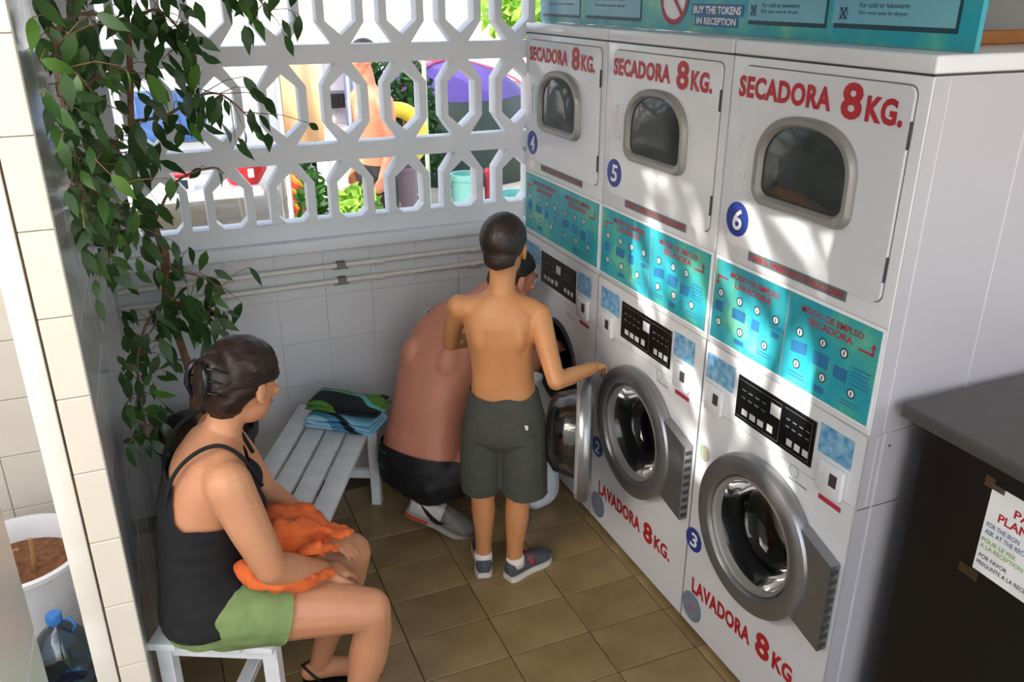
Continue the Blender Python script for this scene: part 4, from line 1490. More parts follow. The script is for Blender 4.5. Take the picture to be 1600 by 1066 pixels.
def hips_at(ang, z, d=.020):
    a = max(.0, min(1., (z - .22) / .17))
    c = lerp((-.660, 2.945, 0), (-.640, 2.963, 0), a)
    ra, rb = .178 * (1 - a) + .168 * a + d, .135 * (1 - a) + .122 * a + d
    ca, sa = math.cos(ang), math.sin(ang)
    e = 2 / 2.3
    p = c + mr_ * (ra * abs(ca) ** e * (1 if ca > 0 else -1)) + mf * (rb * abs(sa) ** e * (1 if sa > 0 else -1))
    return V((p.x, p.y, z))
for z0 in (.335, .315, .295, .275):
    gl.tube([hips_at(R(a), z0 + .0012 * (a - 200) * .25) for a in range(195, 250, 6)], [.0005] + [.0028] * 8 + [.0005], 6)
make('teal_stripe', gl, mat('teal_piping', '3f7f8c', .6), sw_, smooth=True)
# running shoe with its heel lifted, and the other one
whm = mat('white_mesh', 'd8d2cc', .7, col2='c9c3bf', scale=50, bump=.2, bscale=300)
solem = mat('grey_sole', 'a9a29c', .6)
d_ = V((.70, -.48, 0)).normalized()
so, M0 = shoe(man, V((-.750, 2.925, 0)), d_, .290, .112, (whm, solem, mat('grey_lace', '8b8a88', .8)), h=.085, pitch=R(20))
r3 = M0.to_3x3()
make('toe_overlay', Geo().loft([(M0 @ V((0, y * .290, .016 + hh / 2)), r3 @ V((w * .112, 0, 0)), r3 @ V((0, 0, hh / 2 + .006))) for y, w, hh in ((.50, .365, .078), (.66, .43, .062), (.80, .452, .050), (.91, .37, .040), (.99, .17, .031))], 24, power=2.6), mat('grey_mesh', '77746f', .8, col2='8a8782', scale=60), so, smooth=True)
make('heel_cushion', Geo().prism([(-.044, -.004), (-.046, .06), (-.041, .10), (.041, .10), (.046, .06), (.044, -.004)], .004, .019, M0), mat('orange_red_cushion', 'b5402f', .3), so)
# curved tick mark on the outer side (the wearer's right faces the camera)
def tick(pts, xoff):
    out = []
    for y, z in pts:
        out.append(M0 @ V((xoff, y, z)))
    return out
up_pts = [(.045, .088), (.075, .058), (.105, .036), (.135, .028), (.155, .036), (.172, .056), (.158, .047), (.142, .045), (.118, .052), (.085, .069)]
gm_ = Geo()
for xo in (.0445,):
    vs_ = tick(up_pts, xo)
    gm_.add(vs_, [tuple(range(len(vs_)))])
    gm_.add(tick(up_pts, xo - .004), [tuple(range(len(up_pts) - 1, -1, -1))])
    n_ = len(up_pts)
    gm_.add(tick(up_pts, xo) + tick(up_pts, xo - .004), [(i, (i + 1) % n_, n_ + (i + 1) % n_, n_ + i) for i in range(n_)])
make('tick_mark', gm_, M_DARK, so)
shoe(man, (-.395, 3.165, 0), (1, -.02, 0), .285, .100, (whm, solem, mat('grey_lace', '8b8a88', .8)), h=.085)
TREE_N = 470
# ================================================================== THINGS IN THE ROOM
# folded towels on the bench
M_TW1 = mat_bands('blue_towel_print', [(0.0, '6fa9c4'), (0.42, '9cc9dc'), (0.62, '4d8fb4'), (0.80, '12202c'), (0.9, '7fb6cf')], 'DIAGONAL', 2.4, 5.0)
M_TW2 = mat_bands('dark_towel_print', [(0.0, '14161a'), (0.30, '1c2228'), (0.36, '5fb0a8'), (0.44, '4f7f2c'), (0.70, '101417')], 'DIAGONAL', 3.0, 6.0)
TC = V((-0.925, 3.085, 0.45))
TA = R(-39)
def folded(z0, w, d, layers, th, seed, off=(0, 0)):
    """towel folded over and over: stacked rounded layers joined by folds at the front edge"""
    g = Geo()
    rs = random.Random(seed)
    n, m = 22, 14
    z = z0
    for L in range(layers):
        ww, dd = w * (1 - .03 * L), d * (1 - .02 * L)
        vs, fs = [], []
        for s_ in (0, 1):
            for j in range(m + 1):
                for i in range(n + 1):
                    x = (i / n - .5) * ww
                    y = (j / m - .5) * dd
                    e = max(abs(i / n - .5) * 2, abs(j / m - .5) * 2)
                    half = th / 2 * math.sqrt(max(0.02, 1 - e ** 6))
                    wv = .006 * noise.noise(V((x * 14 + seed, y * 14, L * .7))) + .004 * math.sin(x * 30 + seed)
                    p = V((x + off[0], y + off[1], z + th / 2 + (half if s_ else -half) + (wv if L else max(wv, 0))))
                    vs.append(p)
        N = (n + 1) * (m + 1)
        for j in range(m):
            for i in range(n):
                a = j * (n + 1) + i
                fs.append((a, a + n + 1, a + n + 2, a + 1))
                fs.append((N + a, N + a + 1, N + a + n + 2, N + a + n + 1))
        rim = [j for j in range(n + 1)] + [(j + 1) * (n + 1) - 1 for j in range(1, m + 1)] + [m * (n + 1) + i for i in range(n - 1, -1, -1)] + [j * (n + 1) for j in range(m - 1, 0, -1)]
        for k in range(len(rim)):
            a, b = rim[k], rim[(k + 1) % len(rim)]
            fs.append((a, b, N + b, N + a))
        g.add(vs, fs)
        z += th * .92
    return g.xf(Matrix.Translation(TC - V((0, 0, .45))) @ Matrix.Rotation(TA, 4, 'Z')), z
g, zt = folded(.4505, .30, .165, 3, .020, 1, off=(0.0, -.012))
t1 = make('folded_towel', g, M_TW1, None, smooth=True, origin=TC)
tag(t1, 'light blue folded towel, the lower one on the far bench end', 'towel', 'folded towels on the bench')
g, zt2 = folded(zt + .003, .315, .150, 2, .024, 4, off=(0.0, .015))
t2 = make('folded_towel', g, M_TW2, None, smooth=True, origin=TC + V((0, 0, zt - .45)))
tag(t2, 'black folded towel with green and teal pattern lying on the blue towel', 'towel', 'folded towels on the bench')

# orange towel bunched in the woman's lap
M_OR = mat('orange_terry', 'd9602a', 0.95, col2='e57238', scale=20, bump=0.5, bscale=240)
g = Geo()
rs = random.Random(3)
pts_ = [(-1.425, 2.03, .605), (-1.36, 2.035, .612), (-1.29, 2.05, .632), (-1.235, 2.07, .625)]
g.ball_tube(pts_, [.040, .048, .050, .036], 12)
g.ball_tube([(-1.40, 2.08, .66), (-1.33, 2.10, .70), (-1.26, 2.11, .69), (-1.205, 2.11, .645)], [.04, .055, .052, .03], 12)
g.ball_tube([(-1.445, 1.935, .70), (-1.425, 1.915, .668), (-1.36, 1.90, .645), (-1.28, 1.915, .622), (-1.22, 1.95, .60)], [.024, .028, .028, .024, .014], 12)
g.ball_tube([(-1.40, 2.0, .70), (-1.33, 2.03, .715), (-1.26, 2.05, .69), (-1.21, 2.06, .64)], [.03, .04, .038, .02], 12)
for i in range(9):
    a = rs.uniform(-.06, .06)
    p0 = V((-1.39 + i * .02, 2.02 + a, .66 + rs.uniform(-.01, .02)))
    g.ball_tube([p0, p0 + V((.05, rs.uniform(-.03, .03), rs.uniform(-.02, .02))), p0 + V((.10, rs.uniform(-.04, .04), -.03))], [.016, .018, .012], 8)
def fold_disp(p):
    return .009 * abs(noise.noise(V((p.x * 18, p.y * 30, p.z * 30)))) * 2 - .006
ot = organic('orange_towel', g, M_OR, None, voxel=.006, smooth=3, disp=fold_disp)
tag(ot, "bright orange towel bunched up in the woman's lap", 'towel')

# white laundry bag between the boy and the washer
M_BAG = mat('white_plastic_bag', 'c9d2dc', 0.35, col2='dfe4ea', scale=9, bump=.3, bscale=40)
g = Geo().loft([(V((-.165, 2.90, .002)), V((.085, 0, 0)), V((0, .075, 0))), (V((-.165, 2.90, .03)), V((.108, 0, 0)), V((0, .095, 0))), (V((-.16, 2.90, .13)), V((.105, 0, 0)), V((0, .095, 0))), (V((-.165, 2.905, .26)), V((.085, 0, 0)), V((0, .08, 0))),
                (V((-.17, 2.91, .40)), V((.06, 0, 0)), V((0, .055, 0))), (V((-.175, 2.915, .52)), V((.038, 0, 0)), V((0, .03, 0))), (V((-.175, 2.915, .60)), V((.045, 0, 0)), V((0, .035, 0)))], 24)
bgd = organic('laundry_bag', g, M_BAG, None, voxel=.007, smooth=3, disp=lambda p: .010 * noise.noise(V((p.x * 20, p.y * 20, p.z * 9))))
tag(bgd, 'white plastic laundry bag standing on the floor before the open washer', 'bag')

# ================================================================== FICUS IN ITS POT
fic = empty('ficus_tree', (-1.47, 3.1, 0), 'weeping ficus with brown twisted trunk growing beside the left wall', 'plant')
M_BARK = mat('ficus_bark', '6e4f38', 0.85, col2='8a6a50', scale=30, bump=.5, bscale=60)
pot = empty('plant_pot', (-1.47, 3.05, 0), 'black round plant pot holding the ficus behind the woman', 'pot')
Mp = Matrix.Translation((-1.47, 3.05, 0))
make('bowl', Geo().lathe([(.0, .0), (.135, .0), (.175, .52), (.192, .525), (.196, .56), (.182, .565), (.172, .54), (.165, .50)], 40, Mp, close=False), mat('black_pot_plastic', '15161a', .4), pot)
make('soil', Geo().lathe([(.0, .52), (.08, .522), (.171, .512)], 32, Mp, close=False), mat('potting_soil', '3a2718', .95, col2='5a3d26', scale=60, bump=.8, bscale=90), pot)
BR = [
    ([(-1.47, 3.06, .50), (-1.486, 3.1, 0.58), (-1.491, 3.1, 0.724), (-1.499, 3.1, 0.83), (-1.527, 3.1, 1.06), (-1.517, 3.1, 1.226), (-1.531, 3.1, 1.342), (-1.567, 3.1, 1.479), (-1.55, 3.1, 1.668), (-1.522, 3.1, 1.868), (-1.507, 3.1, 2.022), (-1.497, 3.1, 2.169)], 0),
    ([(-1.547, 3.1, 1.689), (-1.439, 3.0, 1.716), (-1.333, 3.0, 1.771), (-1.254, 3.0, 1.768), (-1.173, 3.0, 1.681)], 24),
    ([(-1.503, 3.1, 1.984), (-1.583, 2.6, 2.03), (-1.629, 2.15, 2.025), (-1.652, 2.02, 1.96), (-1.655, 2.03, 1.83), (-1.655, 2.05, 1.70), (-1.655, 2.08, 1.56)], 66),
    ([(-1.503, 3.1, 1.984), (-1.429, 3.0, 2.032), (-1.371, 3.0, 1.985), (-1.346, 3.0, 1.89)], 30),
    ([(-1.497, 3.1, 2.169), (-1.305, 2.9, 2.166), (-1.183, 2.9, 2.130), (-1.134, 2.9, 2.075), (-1.084, 2.9, 2.01)], 20),
    ([(-1.531, 3.1, 1.342), (-1.607, 2.9, 1.44), (-1.629, 2.4, 1.525), (-1.633, 2.15, 1.49)], 30),
    ([(-1.517, 3.1, 1.226), (-1.493, 3.05, 1.191), (-1.393, 3.05, 1.143), (-1.346, 3.05, 1.088)], 14),
    ([(-1.527, 3.1, 1.06), (-1.596, 2.95, 1.051), (-1.629, 2.53, 1.084), (-1.63, 2.35, 1.035), (-1.63, 2.28, 0.95)], 36),
    ([(-1.527, 3.1, 1.06), (-1.451, 3.0, 1.059), (-1.376, 3.0, 0.985)], 20),
    ([(-1.531, 3.1, 1.342), (-1.439, 3.1, 1.479), (-1.318, 3.1, 1.52), (-1.279, 3.1, 1.495)], 4),
    ([(-1.567, 3.1, 1.479), (-1.598, 2.8, 1.656), (-1.629, 2.32, 1.702), (-1.645, 2.08, 1.651)], 34),
    ([(-1.521, 3.1, 1.849), (-1.594, 2.75, 1.878), (-1.63, 2.15, 1.858)], 24)]
def leaf_mesh(nm, m_, bendk):
    prof = [(0, .0), (.10, .09), (.28, .175), (.48, .19), (.70, .125), (.86, .045), (1.0, .0)]
    vs, fs = [], []
    L = .078
    for t, w in prof:
        z = -bendk * t * t * L
        vs += [V((-w * L, t * L, z + .10 * w * L)), V((0, t * L, z)), V((w * L, t * L, z + .10 * w * L))]
    for i in range(len(prof) - 1):
        a = i * 3
        fs += [(a, a + 1, a + 4, a + 3), (a + 1, a + 2, a + 5, a + 4)]
    g_ = Geo().add(vs, fs)
    me = mesh_from(nm, g_, smooth=True)
    me.materials.append(m_)
    return me
leafs = [leaf_mesh('leaf_a', mat_leaf('ficus_leaf_dark', '1f3a17', '2f5220'), .35), leaf_mesh('leaf_b', mat_leaf('ficus_leaf_mid', '2c4f1d', '40682a'), .2), leaf_mesh('leaf_c', mat_leaf('ficus_leaf_light', '4a7528', '648f38', .35), .5)]
lr = random.Random(11)
gt = Geo()
EXTRA = []
for bi, (P, n) in enumerate(BR):
    C = curve_pts(P, 5)
    m_ = len(C)
    if bi == 0:
        make('trunk', Geo().tube(C, [.017 - .009 * i / m_ for i in range(m_)], 10), M_BARK, fic, smooth=True)
        make('trunk', Geo().tube([p + V((.015 * math.cos(i * .5), .015 * math.sin(i * .5), 0)) for i, p in enumerate(C[:34])], [.011 - .006 * i / 34 for i in range(34)], 8), M_BARK, fic, smooth=True)
        continue
    make('branch', Geo().tube(C, [.006 - .004 * i / m_ for i in range(m_)], 7), M_BARK, fic, smooth=True)
    n = int(n * 1.03)
    for k in range(n):
        t = .15 + .85 * (k + lr.random()) / n
        i = min(int(t * (m_ - 1)), m_ - 1)
        sp = .06 if bi not in (9,) else .015
        base = C[i] + V((lr.gauss(0, sp), lr.gauss(0, sp), lr.gauss(-.01, sp * .8)))
        base.x = max(base.x, -1.675)
        base.y = min(base.y, 3.34)
        # hang: leaf axis mostly down and outwards
        ax = V((lr.gauss(.15, .5), lr.gauss(-.1, .5), -lr.uniform(.35, 1.2))).normalized()
        side = ax.cross(V((lr.gauss(0, .4), lr.gauss(-1, .4), lr.gauss(.5, .4)))).normalized()
        nn = side.cross(ax)
        M3 = basis((0, 0, 0), side, ax, nn).to_3x3()
        tip = base + ax * .08
        if tip.x < -1.695:
            ax.x = abs(ax.x)
            M3 = basis((0, 0, 0), ax.cross(nn).normalized(), ax, nn).to_3x3()
        s_ = lr.uniform(.8, 1.3) * (.78 if base.y < 2.5 else 1.0)
        c = lr.random()
        low = base.z < 1.2
        me = leafs[0] if c < (.45 if not low else .2) else (leafs[1] if c < .82 else leafs[2])
        inst('leaf', me, fic, base, M3.to_euler(), (s_, s_, s_))
        for q_ in range(1 if bi != 9 else 0):
            b2 = C[min(m_ - 1, max(0, i + lr.randint(-2, 2)))] + V((lr.gauss(0, sp * .9), lr.gauss(0, sp * .9), lr.gauss(-.01, sp * .8)))
            b2.x = max(b2.x, -1.675)
            b2.y = min(b2.y, 3.34)
            a2 = V((lr.gauss(.15, .45), lr.gauss(-.1, .5), -lr.uniform(.4, 1.2))).normalized()
            if b2.x + a2.x * .08 < -1.695:
                a2.x = abs(a2.x)
            EXTRA.append((b2, a2, lr.uniform(.8, 1.25) * (.78 if b2.y < 2.5 else 1.0)))
        if (C[i] - base).length > .02:
            gt.tube([C[i], lerp(C[i], base, .6) + V((0, 0, .012)), base], [.0016, .0013, .001], 4)
for part in range(2):
    vs, fs = [], []
    for k, (b2, a2, s2) in enumerate(EXTRA):
        if (k % 3 == 0) != (part == 0):
            continue
        side = a2.cross(V((lr.gauss(0, .4), lr.gauss(-1, .4), lr.gauss(.5, .4)))).normalized()
        nn = side.cross(a2)
        o_ = len(vs)
        for t, w in ((0, 0), (.25, .165), (.5, .19), (.75, .10), (1, 0)):
            c_ = b2 + (a2 * t - nn * .3 * t * t) * .078 * s2
            vs += [c_ - side * w * .078 * s2, c_ + side * w * .078 * s2]
        for i in range(4):
            fs.append((o_ + 2 * i, o_ + 2 * i + 1, o_ + 2 * i + 3, o_ + 2 * i + 2))
    q = Geo()
    q.v, q.f = vs, fs
    tag(make('small_leaves', q, leafs[part * 0 + (1 if part == 0 else 0)].materials[0], fic, smooth=True), kind='stuff')
tw = tag(make('twigs', gt, M_BARK, fic, smooth=True), kind='stuff')

# ================================================================== PASSAGE BEHIND THE DOORWAY
pl = empty('planter', (-2.10, 2.80, 0), 'large white planter with dry soil seen through the doorway', 'planter')
Mq = Matrix.Translation((-2.12, 2.80, 0))
make('bowl', Geo().lathe([(0, 0), (.155, 0), (.205, .33), (.222, .335), (.224, .352), (.210, .356), (.202, .34), (.19, .26)], 40, Mq, close=False), mat('white_planter', 'dbd9d8', .45), pl)
make('soil', Geo().lathe([(0, .275), (.07, .282), (.13, .270), (.196, .272)], 32, Mq, close=False), mat('red_brown_soil', '5e371d', .95, col2='8a5a34', scale=45, bump=1.0, bscale=70), pl)
M_STK = mat('dry_stem', 'a87c4e', .8, col2='8a623c', scale=40)
make('stem', Geo().tube([(-2.075, 2.78, .27), (-2.07, 2.78, .33), (-2.065, 2.78, .40)], [.010, .009, .008], 8), M_STK, pl)
make('stem', Geo().tube([(-2.15, 2.74, .27), (-2.14, 2.73, .34), (-2.125, 2.73, .40), (-2.12, 2.73, .45)], [.008, .007, .006, .004], 8), M_STK, pl)
make('stem', Geo().tube([(-2.125, 2.73, .39), (-2.10, 2.72, .41), (-2.095, 2.72, .405)], [.005, .004, .006], 8), M_STK, pl)
make('leaf', Geo().ell((-2.155, 2.735, .44), (.022, .010, .008), nu=10, nv=6), leafs[2].materials[0], pl)

wb = empty('water_bottle', (-1.985, 2.42, 0), 'large clear blue water bottle on the floor beside the white planter', 'bottle')
Mw = Matrix.Translation((-1.985, 2.42, 0))
M_BOT = mat_glass('blue_pet', '5fa3bd', .08, .08)
make('bottle_body', Geo().lathe([(0, .003), (.07, .0), (.082, .012), (.083, .06), (.079, .066), (.083, .074), (.083, .12), (.079, .126), (.083, .134), (.083, .20), (.076, .235), (.058, .268), (.034, .292), (.020, .302), (.020, .325)], 36, Mw, close=False), M_BOT, wb, smooth=True)
make('cap', Geo().lathe([(0.0225, .315), (.0235, .34), (.02, .345), (0, .346)], 24, Mw, close=False), mat('bottle_cap_blue', '2c6fb0', .4), wb)
make('bottle_label', Geo().lathe([(.0837, .02), (.0837, .056)], 36, Mw, close=False), mat('bottle_label_blue', '2f6f9e', .4, col2='5f9fc0', scale=20), wb, smooth=True)
make('handle', Geo().tube([(-1.985 + .02, 2.42, .31), (-1.94, 2.405, .325), (-1.93, 2.40, .30), (-1.945, 2.405, .27)], .005, 8), mat('bottle_cap_blue', '2c6fb0', .4), wb, smooth=True)

# ================================================================== THE YARD BEYOND THE LATTICE
# white caravan
M_VAN = mat('caravan_white', 'e9e9ea', .35, var=.02)
cv = empty('caravan', (-1.9, 8.6, 0), 'white caravan with blue tinted window parked beyond the lattice', 'caravan')
make('body', Geo().box(-3.9, -0.35, 8.0, 10.0, .32, 2.35, .18, 4), M_VAN, cv)
wv = make('window', Geo().box(-1.60, -1.02, 7.975, 8.01, .86, 1.30, .02, 2), mat('caravan_window_frame', '5f7fae', .4), cv)
for a, b in ((-1.575, -1.24), (-1.225, -1.045)):
    make('pane', Geo().box(a, b, 7.966, 7.98, .89, 1.27, .006, 1), mat('blue_tinted_pane', '4d74b8', .12, col2='6f93cc', scale=4), wv)
make('trim_band', Geo().box(-3.85, -.4, 7.992, 8.02, .62, .66), mat('band_blue', '9fb3cf', .5), cv)
for x in (-2.6, -1.9):
    make('wheel', Geo().lathe([(0, -.09), (.2, -.09), (.3, -.07), (.3, .07), (.2, .09), (0, .09)], 28, basis((x, 8.15, .27), (1, 0, 0), (0, 0, 1), (0, -1, 0))), M_RUB, cv)

# peach canvas windbreak
wbk = empty('windbreak', (-.55, 5.4, 0), 'peach canvas panel hung between two posts beside the camp kitchen', 'windbreak')
gw = Geo()
n_ = 24
vs, fs = [], []
for sgn in (0, 1):
    for j in range(2):
        for i in range(n_ + 1):
            t = i / n_
            vs.append(V((-.725 + .235 * t, 5.4 + .010 * math.sin(t * 9) + .008 * sgn, 1.17 if j == 0 else 1.72 + .02 * math.sin(t * 6))))
for i in range(n_):
    a, b, N = i, n_ + 1 + i, 2 * (n_ + 1)
    fs += [(a, a + 1, b + 1, b), (N + a, N + b, N + b + 1, N + a + 1), (b, b + 1, N + b + 1, N + b), (a, N + a, N + a + 1, a + 1)]
make('canvas', gw.add(vs, fs), mat('peach_canvas', 'e8b684', .9, col2='efc79d', scale=2), wbk, smooth=True)
for x in (-.735, -.48):
    make('post', Geo().tube([(x, 5.42, -.05), (x, 5.42, 1.80)], .016, 10), mat('post_white', 'e6e2da', .5), wbk)

# camping table and what is on it
tb = empty('camping_table', (-1.25, 6.0, 0), 'white camping table with thin metal legs outside by the caravan', 'table')
make('table_top', Geo().box(-1.75, -.84, 5.85, 6.55, .80, .84, .01, 2), M_VAN, tb)
M_ALU = mat('aluminium', 'b5b5b3', .35, metal=.8)
for x in (-1.70, -.90):
    for y in (5.92, 6.48):
        make('leg', Geo().tube([(x, y, -.05), (x + (.06 if x < -1.2 else -.06), y, .80)], .014, 8), M_ALU, tb)
cb = empty('cool_box', (-.93, 6.2, .84), 'bright red bowl-shaped tub with white emblem on the camping table', 'tub')
make('tub', Geo().lathe([(0, .842), (.10, .842), (.155, .93), (.165, 1.0), (.158, 1.0), (.145, .94), (.09, .86), (0, .86)], 28, Matrix.Translation((-.93, 6.15, 0)), close=False), mat('red_plastic', 'cf2026', .3), cb)
make('emblem', Geo().box(-.918, -.878, 5.985, 5.995, .905, .965, .003, 1, M=None), M_WHITEP, cb)
cr = empty('paper_box', (-1.38, 6.1, .84), 'white carton with red edge and printed side on the camping table', 'carton')
make('carton', Geo().box(-1.52, -1.27, 6.0, 6.18, .842, .955, .004, 1), M_VAN, cr)
make('red_edge', Geo().box(-1.522, -1.268, 5.998, 6.182, .935, .957), mat('red_plastic', 'cf2026', .3), cr)
make('print', Geo().box(-1.40, -1.31, 5.996, 6.0, .86, .92), M_INK, cr)
db = empty('storage_crate', (-1.15, 6.35, -.05), 'dark brown crate under the camping table', 'crate')
make('crate', Geo().box(-1.62, -.98, 6.15, 6.5, -.05, .42, .01, 2), mat('brown_crate', '3a2a1c', .8, col2='4a3624'), db)
make('lid', Geo().box(-1.63, -.97, 6.14, 6.51, .42, .45, .008, 2), mat('crate_lid', '2a211b', .7), db)

# orange cloth on a line post
oc = empty('clothes_stand', (-.62, 6.0, 0), 'orange and red beach cloth hanging on a stand outside', 'cloth stand')
make('post', Geo().tube([(-.70, 6.0, -.05), (-.70, 6.0, .95)], .018, 10), M_ALU, oc)
make('bar', Geo().tube([(-.72, 6.0, .92), (-.50, 6.0, .90)], .010, 8), M_ALU, oc)
vs, fs = [], []
for sgn in (0, 1):
    for j in range(9):
        for i in range(11):
            u, w = i / 10, j / 8
            vs.append(V((-.655 + .13 * u + .02 * w, 5.985 + .02 * math.sin(u * 12) * w + .006 * sgn, .905 - .45 * w)))
for j in range(8):
    for i in range(10):
        a = j * 11 + i
        fs += [(a, a + 1, a + 12, a + 11), (99 + a, 99 + a + 11, 99 + a + 12, 99 + a + 1)]
make('cloth', Geo().add(vs, fs), mat_bands('orange_print', [(0.0, 'd9381e'), (.35, 'e8742c'), (.6, 'f0a03c'), (.8, 'c22f2a')], 'DIAGONAL', 7.0, 4.0), oc, smooth=True)

# camp kitchen trolley with oven and cooking things
kt = empty('kitchen_trolley', (-.28, 6.2, 0), 'white camp kitchen trolley with a black oven', 'trolley')
make('cabinet', Geo().box(-.36, -.12, 6.1, 6.5, -.05, 1.18, .01, 2), M_VAN, kt)
make('shelf', Geo().box(-.36, -.12, 6.3, 6.5, 1.18, 1.72, .008, 2), mat('grey_shelf', 'a9a6b4', .5), kt)
make('oven', Geo().box(-.335, -.245, 6.085, 6.11, 1.335, 1.405, .004, 1).box(-.335, -.15, 6.10, 6.32, 1.32, 1.42, .006, 1), mat('oven_black', '17171a', .3), kt)
ktw = empty('dish_cloth', (-.17, 6.05, 1.5), 'pale blue cloth hanging on the camp kitchen trolley', 'cloth')
vs, fs = [], []
for sgn in (0, 1):
    for j in range(9):
        for i in range(9):
            u, w = i / 8, j / 8
            vs.append(V((-.20 + .10 * u, 6.07 + .014 * math.sin(u * 14) - .005 * sgn, 1.56 - .36 * w)))
for j in range(8):
    for i in range(8):
        a = j * 9 + i
        fs += [(a, a + 1, a + 10, a + 9), (81 + a, 81 + a + 9, 81 + a + 10, 81 + a + 1)]
make('cloth', Geo().add(vs, fs), mat('pale_blue_cloth', 'a9bfdc', .9, col2='8fa9d0', scale=20), ktw, smooth=True)
for i, (x, c, lab) in enumerate(((-.335, '2f7f4a', 'green lidded pan on the camp kitchen trolley'), (-.27, 'd9d6d2', 'small white bowl on the camp kitchen trolley'))):
    r_ = .032 if i == 0 else .024
    b_ = make('cooking_pot', Geo().lathe([(0, 1.182), (r_ * .9, 1.182), (r_, 1.19), (r_, 1.235), (r_ * 1.06, 1.238), (r_ * .8, 1.25), (.006, 1.256), (.006, 1.268), (0, 1.27)], 20, Matrix.Translation((x, 6.15, 0)), close=False), mat('pan_%d' % i, c, .4), None)
    tag(b_, lab, 'pan')

# person beyond the lattice
po = empty('person', (-.05, 5.9, 0), 'shirtless sunburnt person in black shorts standing in the yard beyond the lattice', 'person')
M_SKO = mat('skin_sunburnt', 'd98a68', .5, col2='e09a7c', scale=8)
g = Geo()
of_ = V((-.9, -.3, 0)).normalized()
orr = of_.cross(V((0, 0, 1)))
def osec(x, y, z, a, b):
    return (V((x, y, z)), orr * a, of_ * b)
g.loft([osec(.03, 5.9, .78, .10, .09), osec(.03, 5.9, .86, .165, .12), osec(.03, 5.9, .98, .155, .11), osec(.03, 5.9, 1.12, .15, .105), osec(.02, 5.9, 1.28, .17, .12), osec(.01, 5.9, 1.40, .17, .10), osec(.0, 5.9, 1.46, .10, .07), osec(0, 5.9, 1.49, .06, .055)], 24)
limb(g, [(0, 5.9, 1.45), (-.02, 5.89, 1.58)], [.06, .055])
for s in (1, -1):
    sh0 = V((.01, 5.9, 1.39)) + orr * .185 * s
    limb(g, [V((.01, 5.9, 1.42)) + orr * .06 * s, sh0], [.06, .058])
    limb(g, [sh0, sh0 + orr * .03 * s + V((.02, 0, -.27))], [.055, .043])
    limb(g, [sh0 + orr * .03 * s + V((.02, 0, -.27)), sh0 + of_ * .06 + V((.0, 0, -.50))], [.043, .028])
    hand(g, sh0 + of_ * .06 + V((0, 0, -.50)), (-.1, 0, -1), orr * -s, s, 1.0)
    hp = V((.03, 5.9, .84)) + orr * .085 * s
    limb(g, [hp, hp + of_ * .02 + V((0, 0, -.40)), hp + V((0, 0, -.62)), hp - of_ * .01 + V((0, 0, -.84))], [.09, .06, .055, .036])
    g.ball_tube([hp - of_ * .03 + V((0, 0, -.85)), hp + of_ * .14 + V((0, 0, -.865))], [.036, .026], 10)
orh, ofh, ouh, OHP = head(g, (-.03, 5.885, 1.66), of_, 1.0, 0.1)
organic('body', g, M_SKO, po, voxel=.009, smooth=4)
eyes(po, OHP, orh, ofh, ouh, 1.0)
g = Geo().ell(OHP(0, -.014, .040), (.084, .105, .094), M=basis((0, 0, 0), orh, ofh, ouh))
organic('hair', g, MATS['hair_dark'], po, voxel=.009, smooth=2, cut=lambda p: (.014 + ((p - OHP(0, 0, 0)).dot(ofh) + .02) * .7) - (p - OHP(0, 0, 0)).dot(ouh))
g = Geo().loft([osec(.03, 5.9, .76, .12, .10), osec(.03, 5.9, .84, .18, .135), osec(.03, 5.9, .96, .17, .125)], 24)
for s in (1, -1):
    hp = V((.03, 5.9, .84)) + orr * .085 * s
    limb(g, [hp, hp + of_ * .01 + V((0, 0, -.30))], [.105, .095])
organic('shorts', g, M_SWIM, po, voxel=.009, smooth=3)

po.location.x -= 0.07
# yellow inflatable ring
M_YEL = mat('yellow_vinyl', 'e8c838', .35, col2='f0dc5c', scale=6)
yb = empty('inflatable_ring', (.31, 6.62, -.05), 'yellow inflatable ring hung on two wooden stakes beyond the lattice', 'inflatable ring')
ring_ = []
for i in range(33):
    a = 2 * math.pi * i / 32
    ring_.append(V((.31 + .20 * math.cos(a), 6.62 + .03 * math.sin(a), 1.02 + .20 * math.sin(a))))
make('tube', Geo().tube(ring_, .062, 14, caps=False), M_YEL, yb, smooth=True)
make('prop', Geo().tube([(.20, 6.70, -.05), (.22, 6.69, 1.19)], .02, 8), M_STK, yb)
make('prop', Geo().tube([(.42, 6.70, -.05), (.40, 6.69, 1.19)], .02, 8), M_STK, yb)

# dome tents
def tent(name, c, rx, ry, h, m1, m2, label):
    t_ = empty(name, c, label, 'tent')
    n, k = 32, 10
    lo, hi = Geo(), Geo()
    for part, (a0, a1) in ((lo, (0.0, .52)), (hi, (.5, 1.0))):
        vs, fs = [], []
        for j in range(k + 1):
            v = a0 + (a1 - a0) * j / k
            rr = math.cos(v * math.pi / 2) ** .8
            zz = math.sin(v * math.pi / 2) * h
            for i in range(n):
                a = 2 * math.pi * i / n
                q = 1 + .10 * abs(math.cos(2 * a))
                vs.append(V(c) + V((rx * rr * math.cos(a) * q, ry * rr * math.sin(a) * q, zz + (.004 if part is hi else 0))))
        for j in range(k):
            for i in range(n):
                fs.append((j * n + i, j * n + (i + 1) % n, (j + 1) * n + (i + 1) % n, (j + 1) * n + i))
        part.add(vs, fs)
    make('tent_wall', lo, m1, t_, smooth=True)
    make('tent_roof', hi, m2, t_, smooth=True)
    for s in (1, -1):
        make('pole', Geo().tube([V(c) + V((rx * 1.12 * math.cos(t * math.pi), s * ry * .8 * math.cos(t * math.pi), h * 1.02 * math.sin(t * math.pi))) for t in [i / 16 for i in range(17)]], .012, 6), mat('pole_red', 'b02a4a', .5), t_, smooth=True)
    return t_
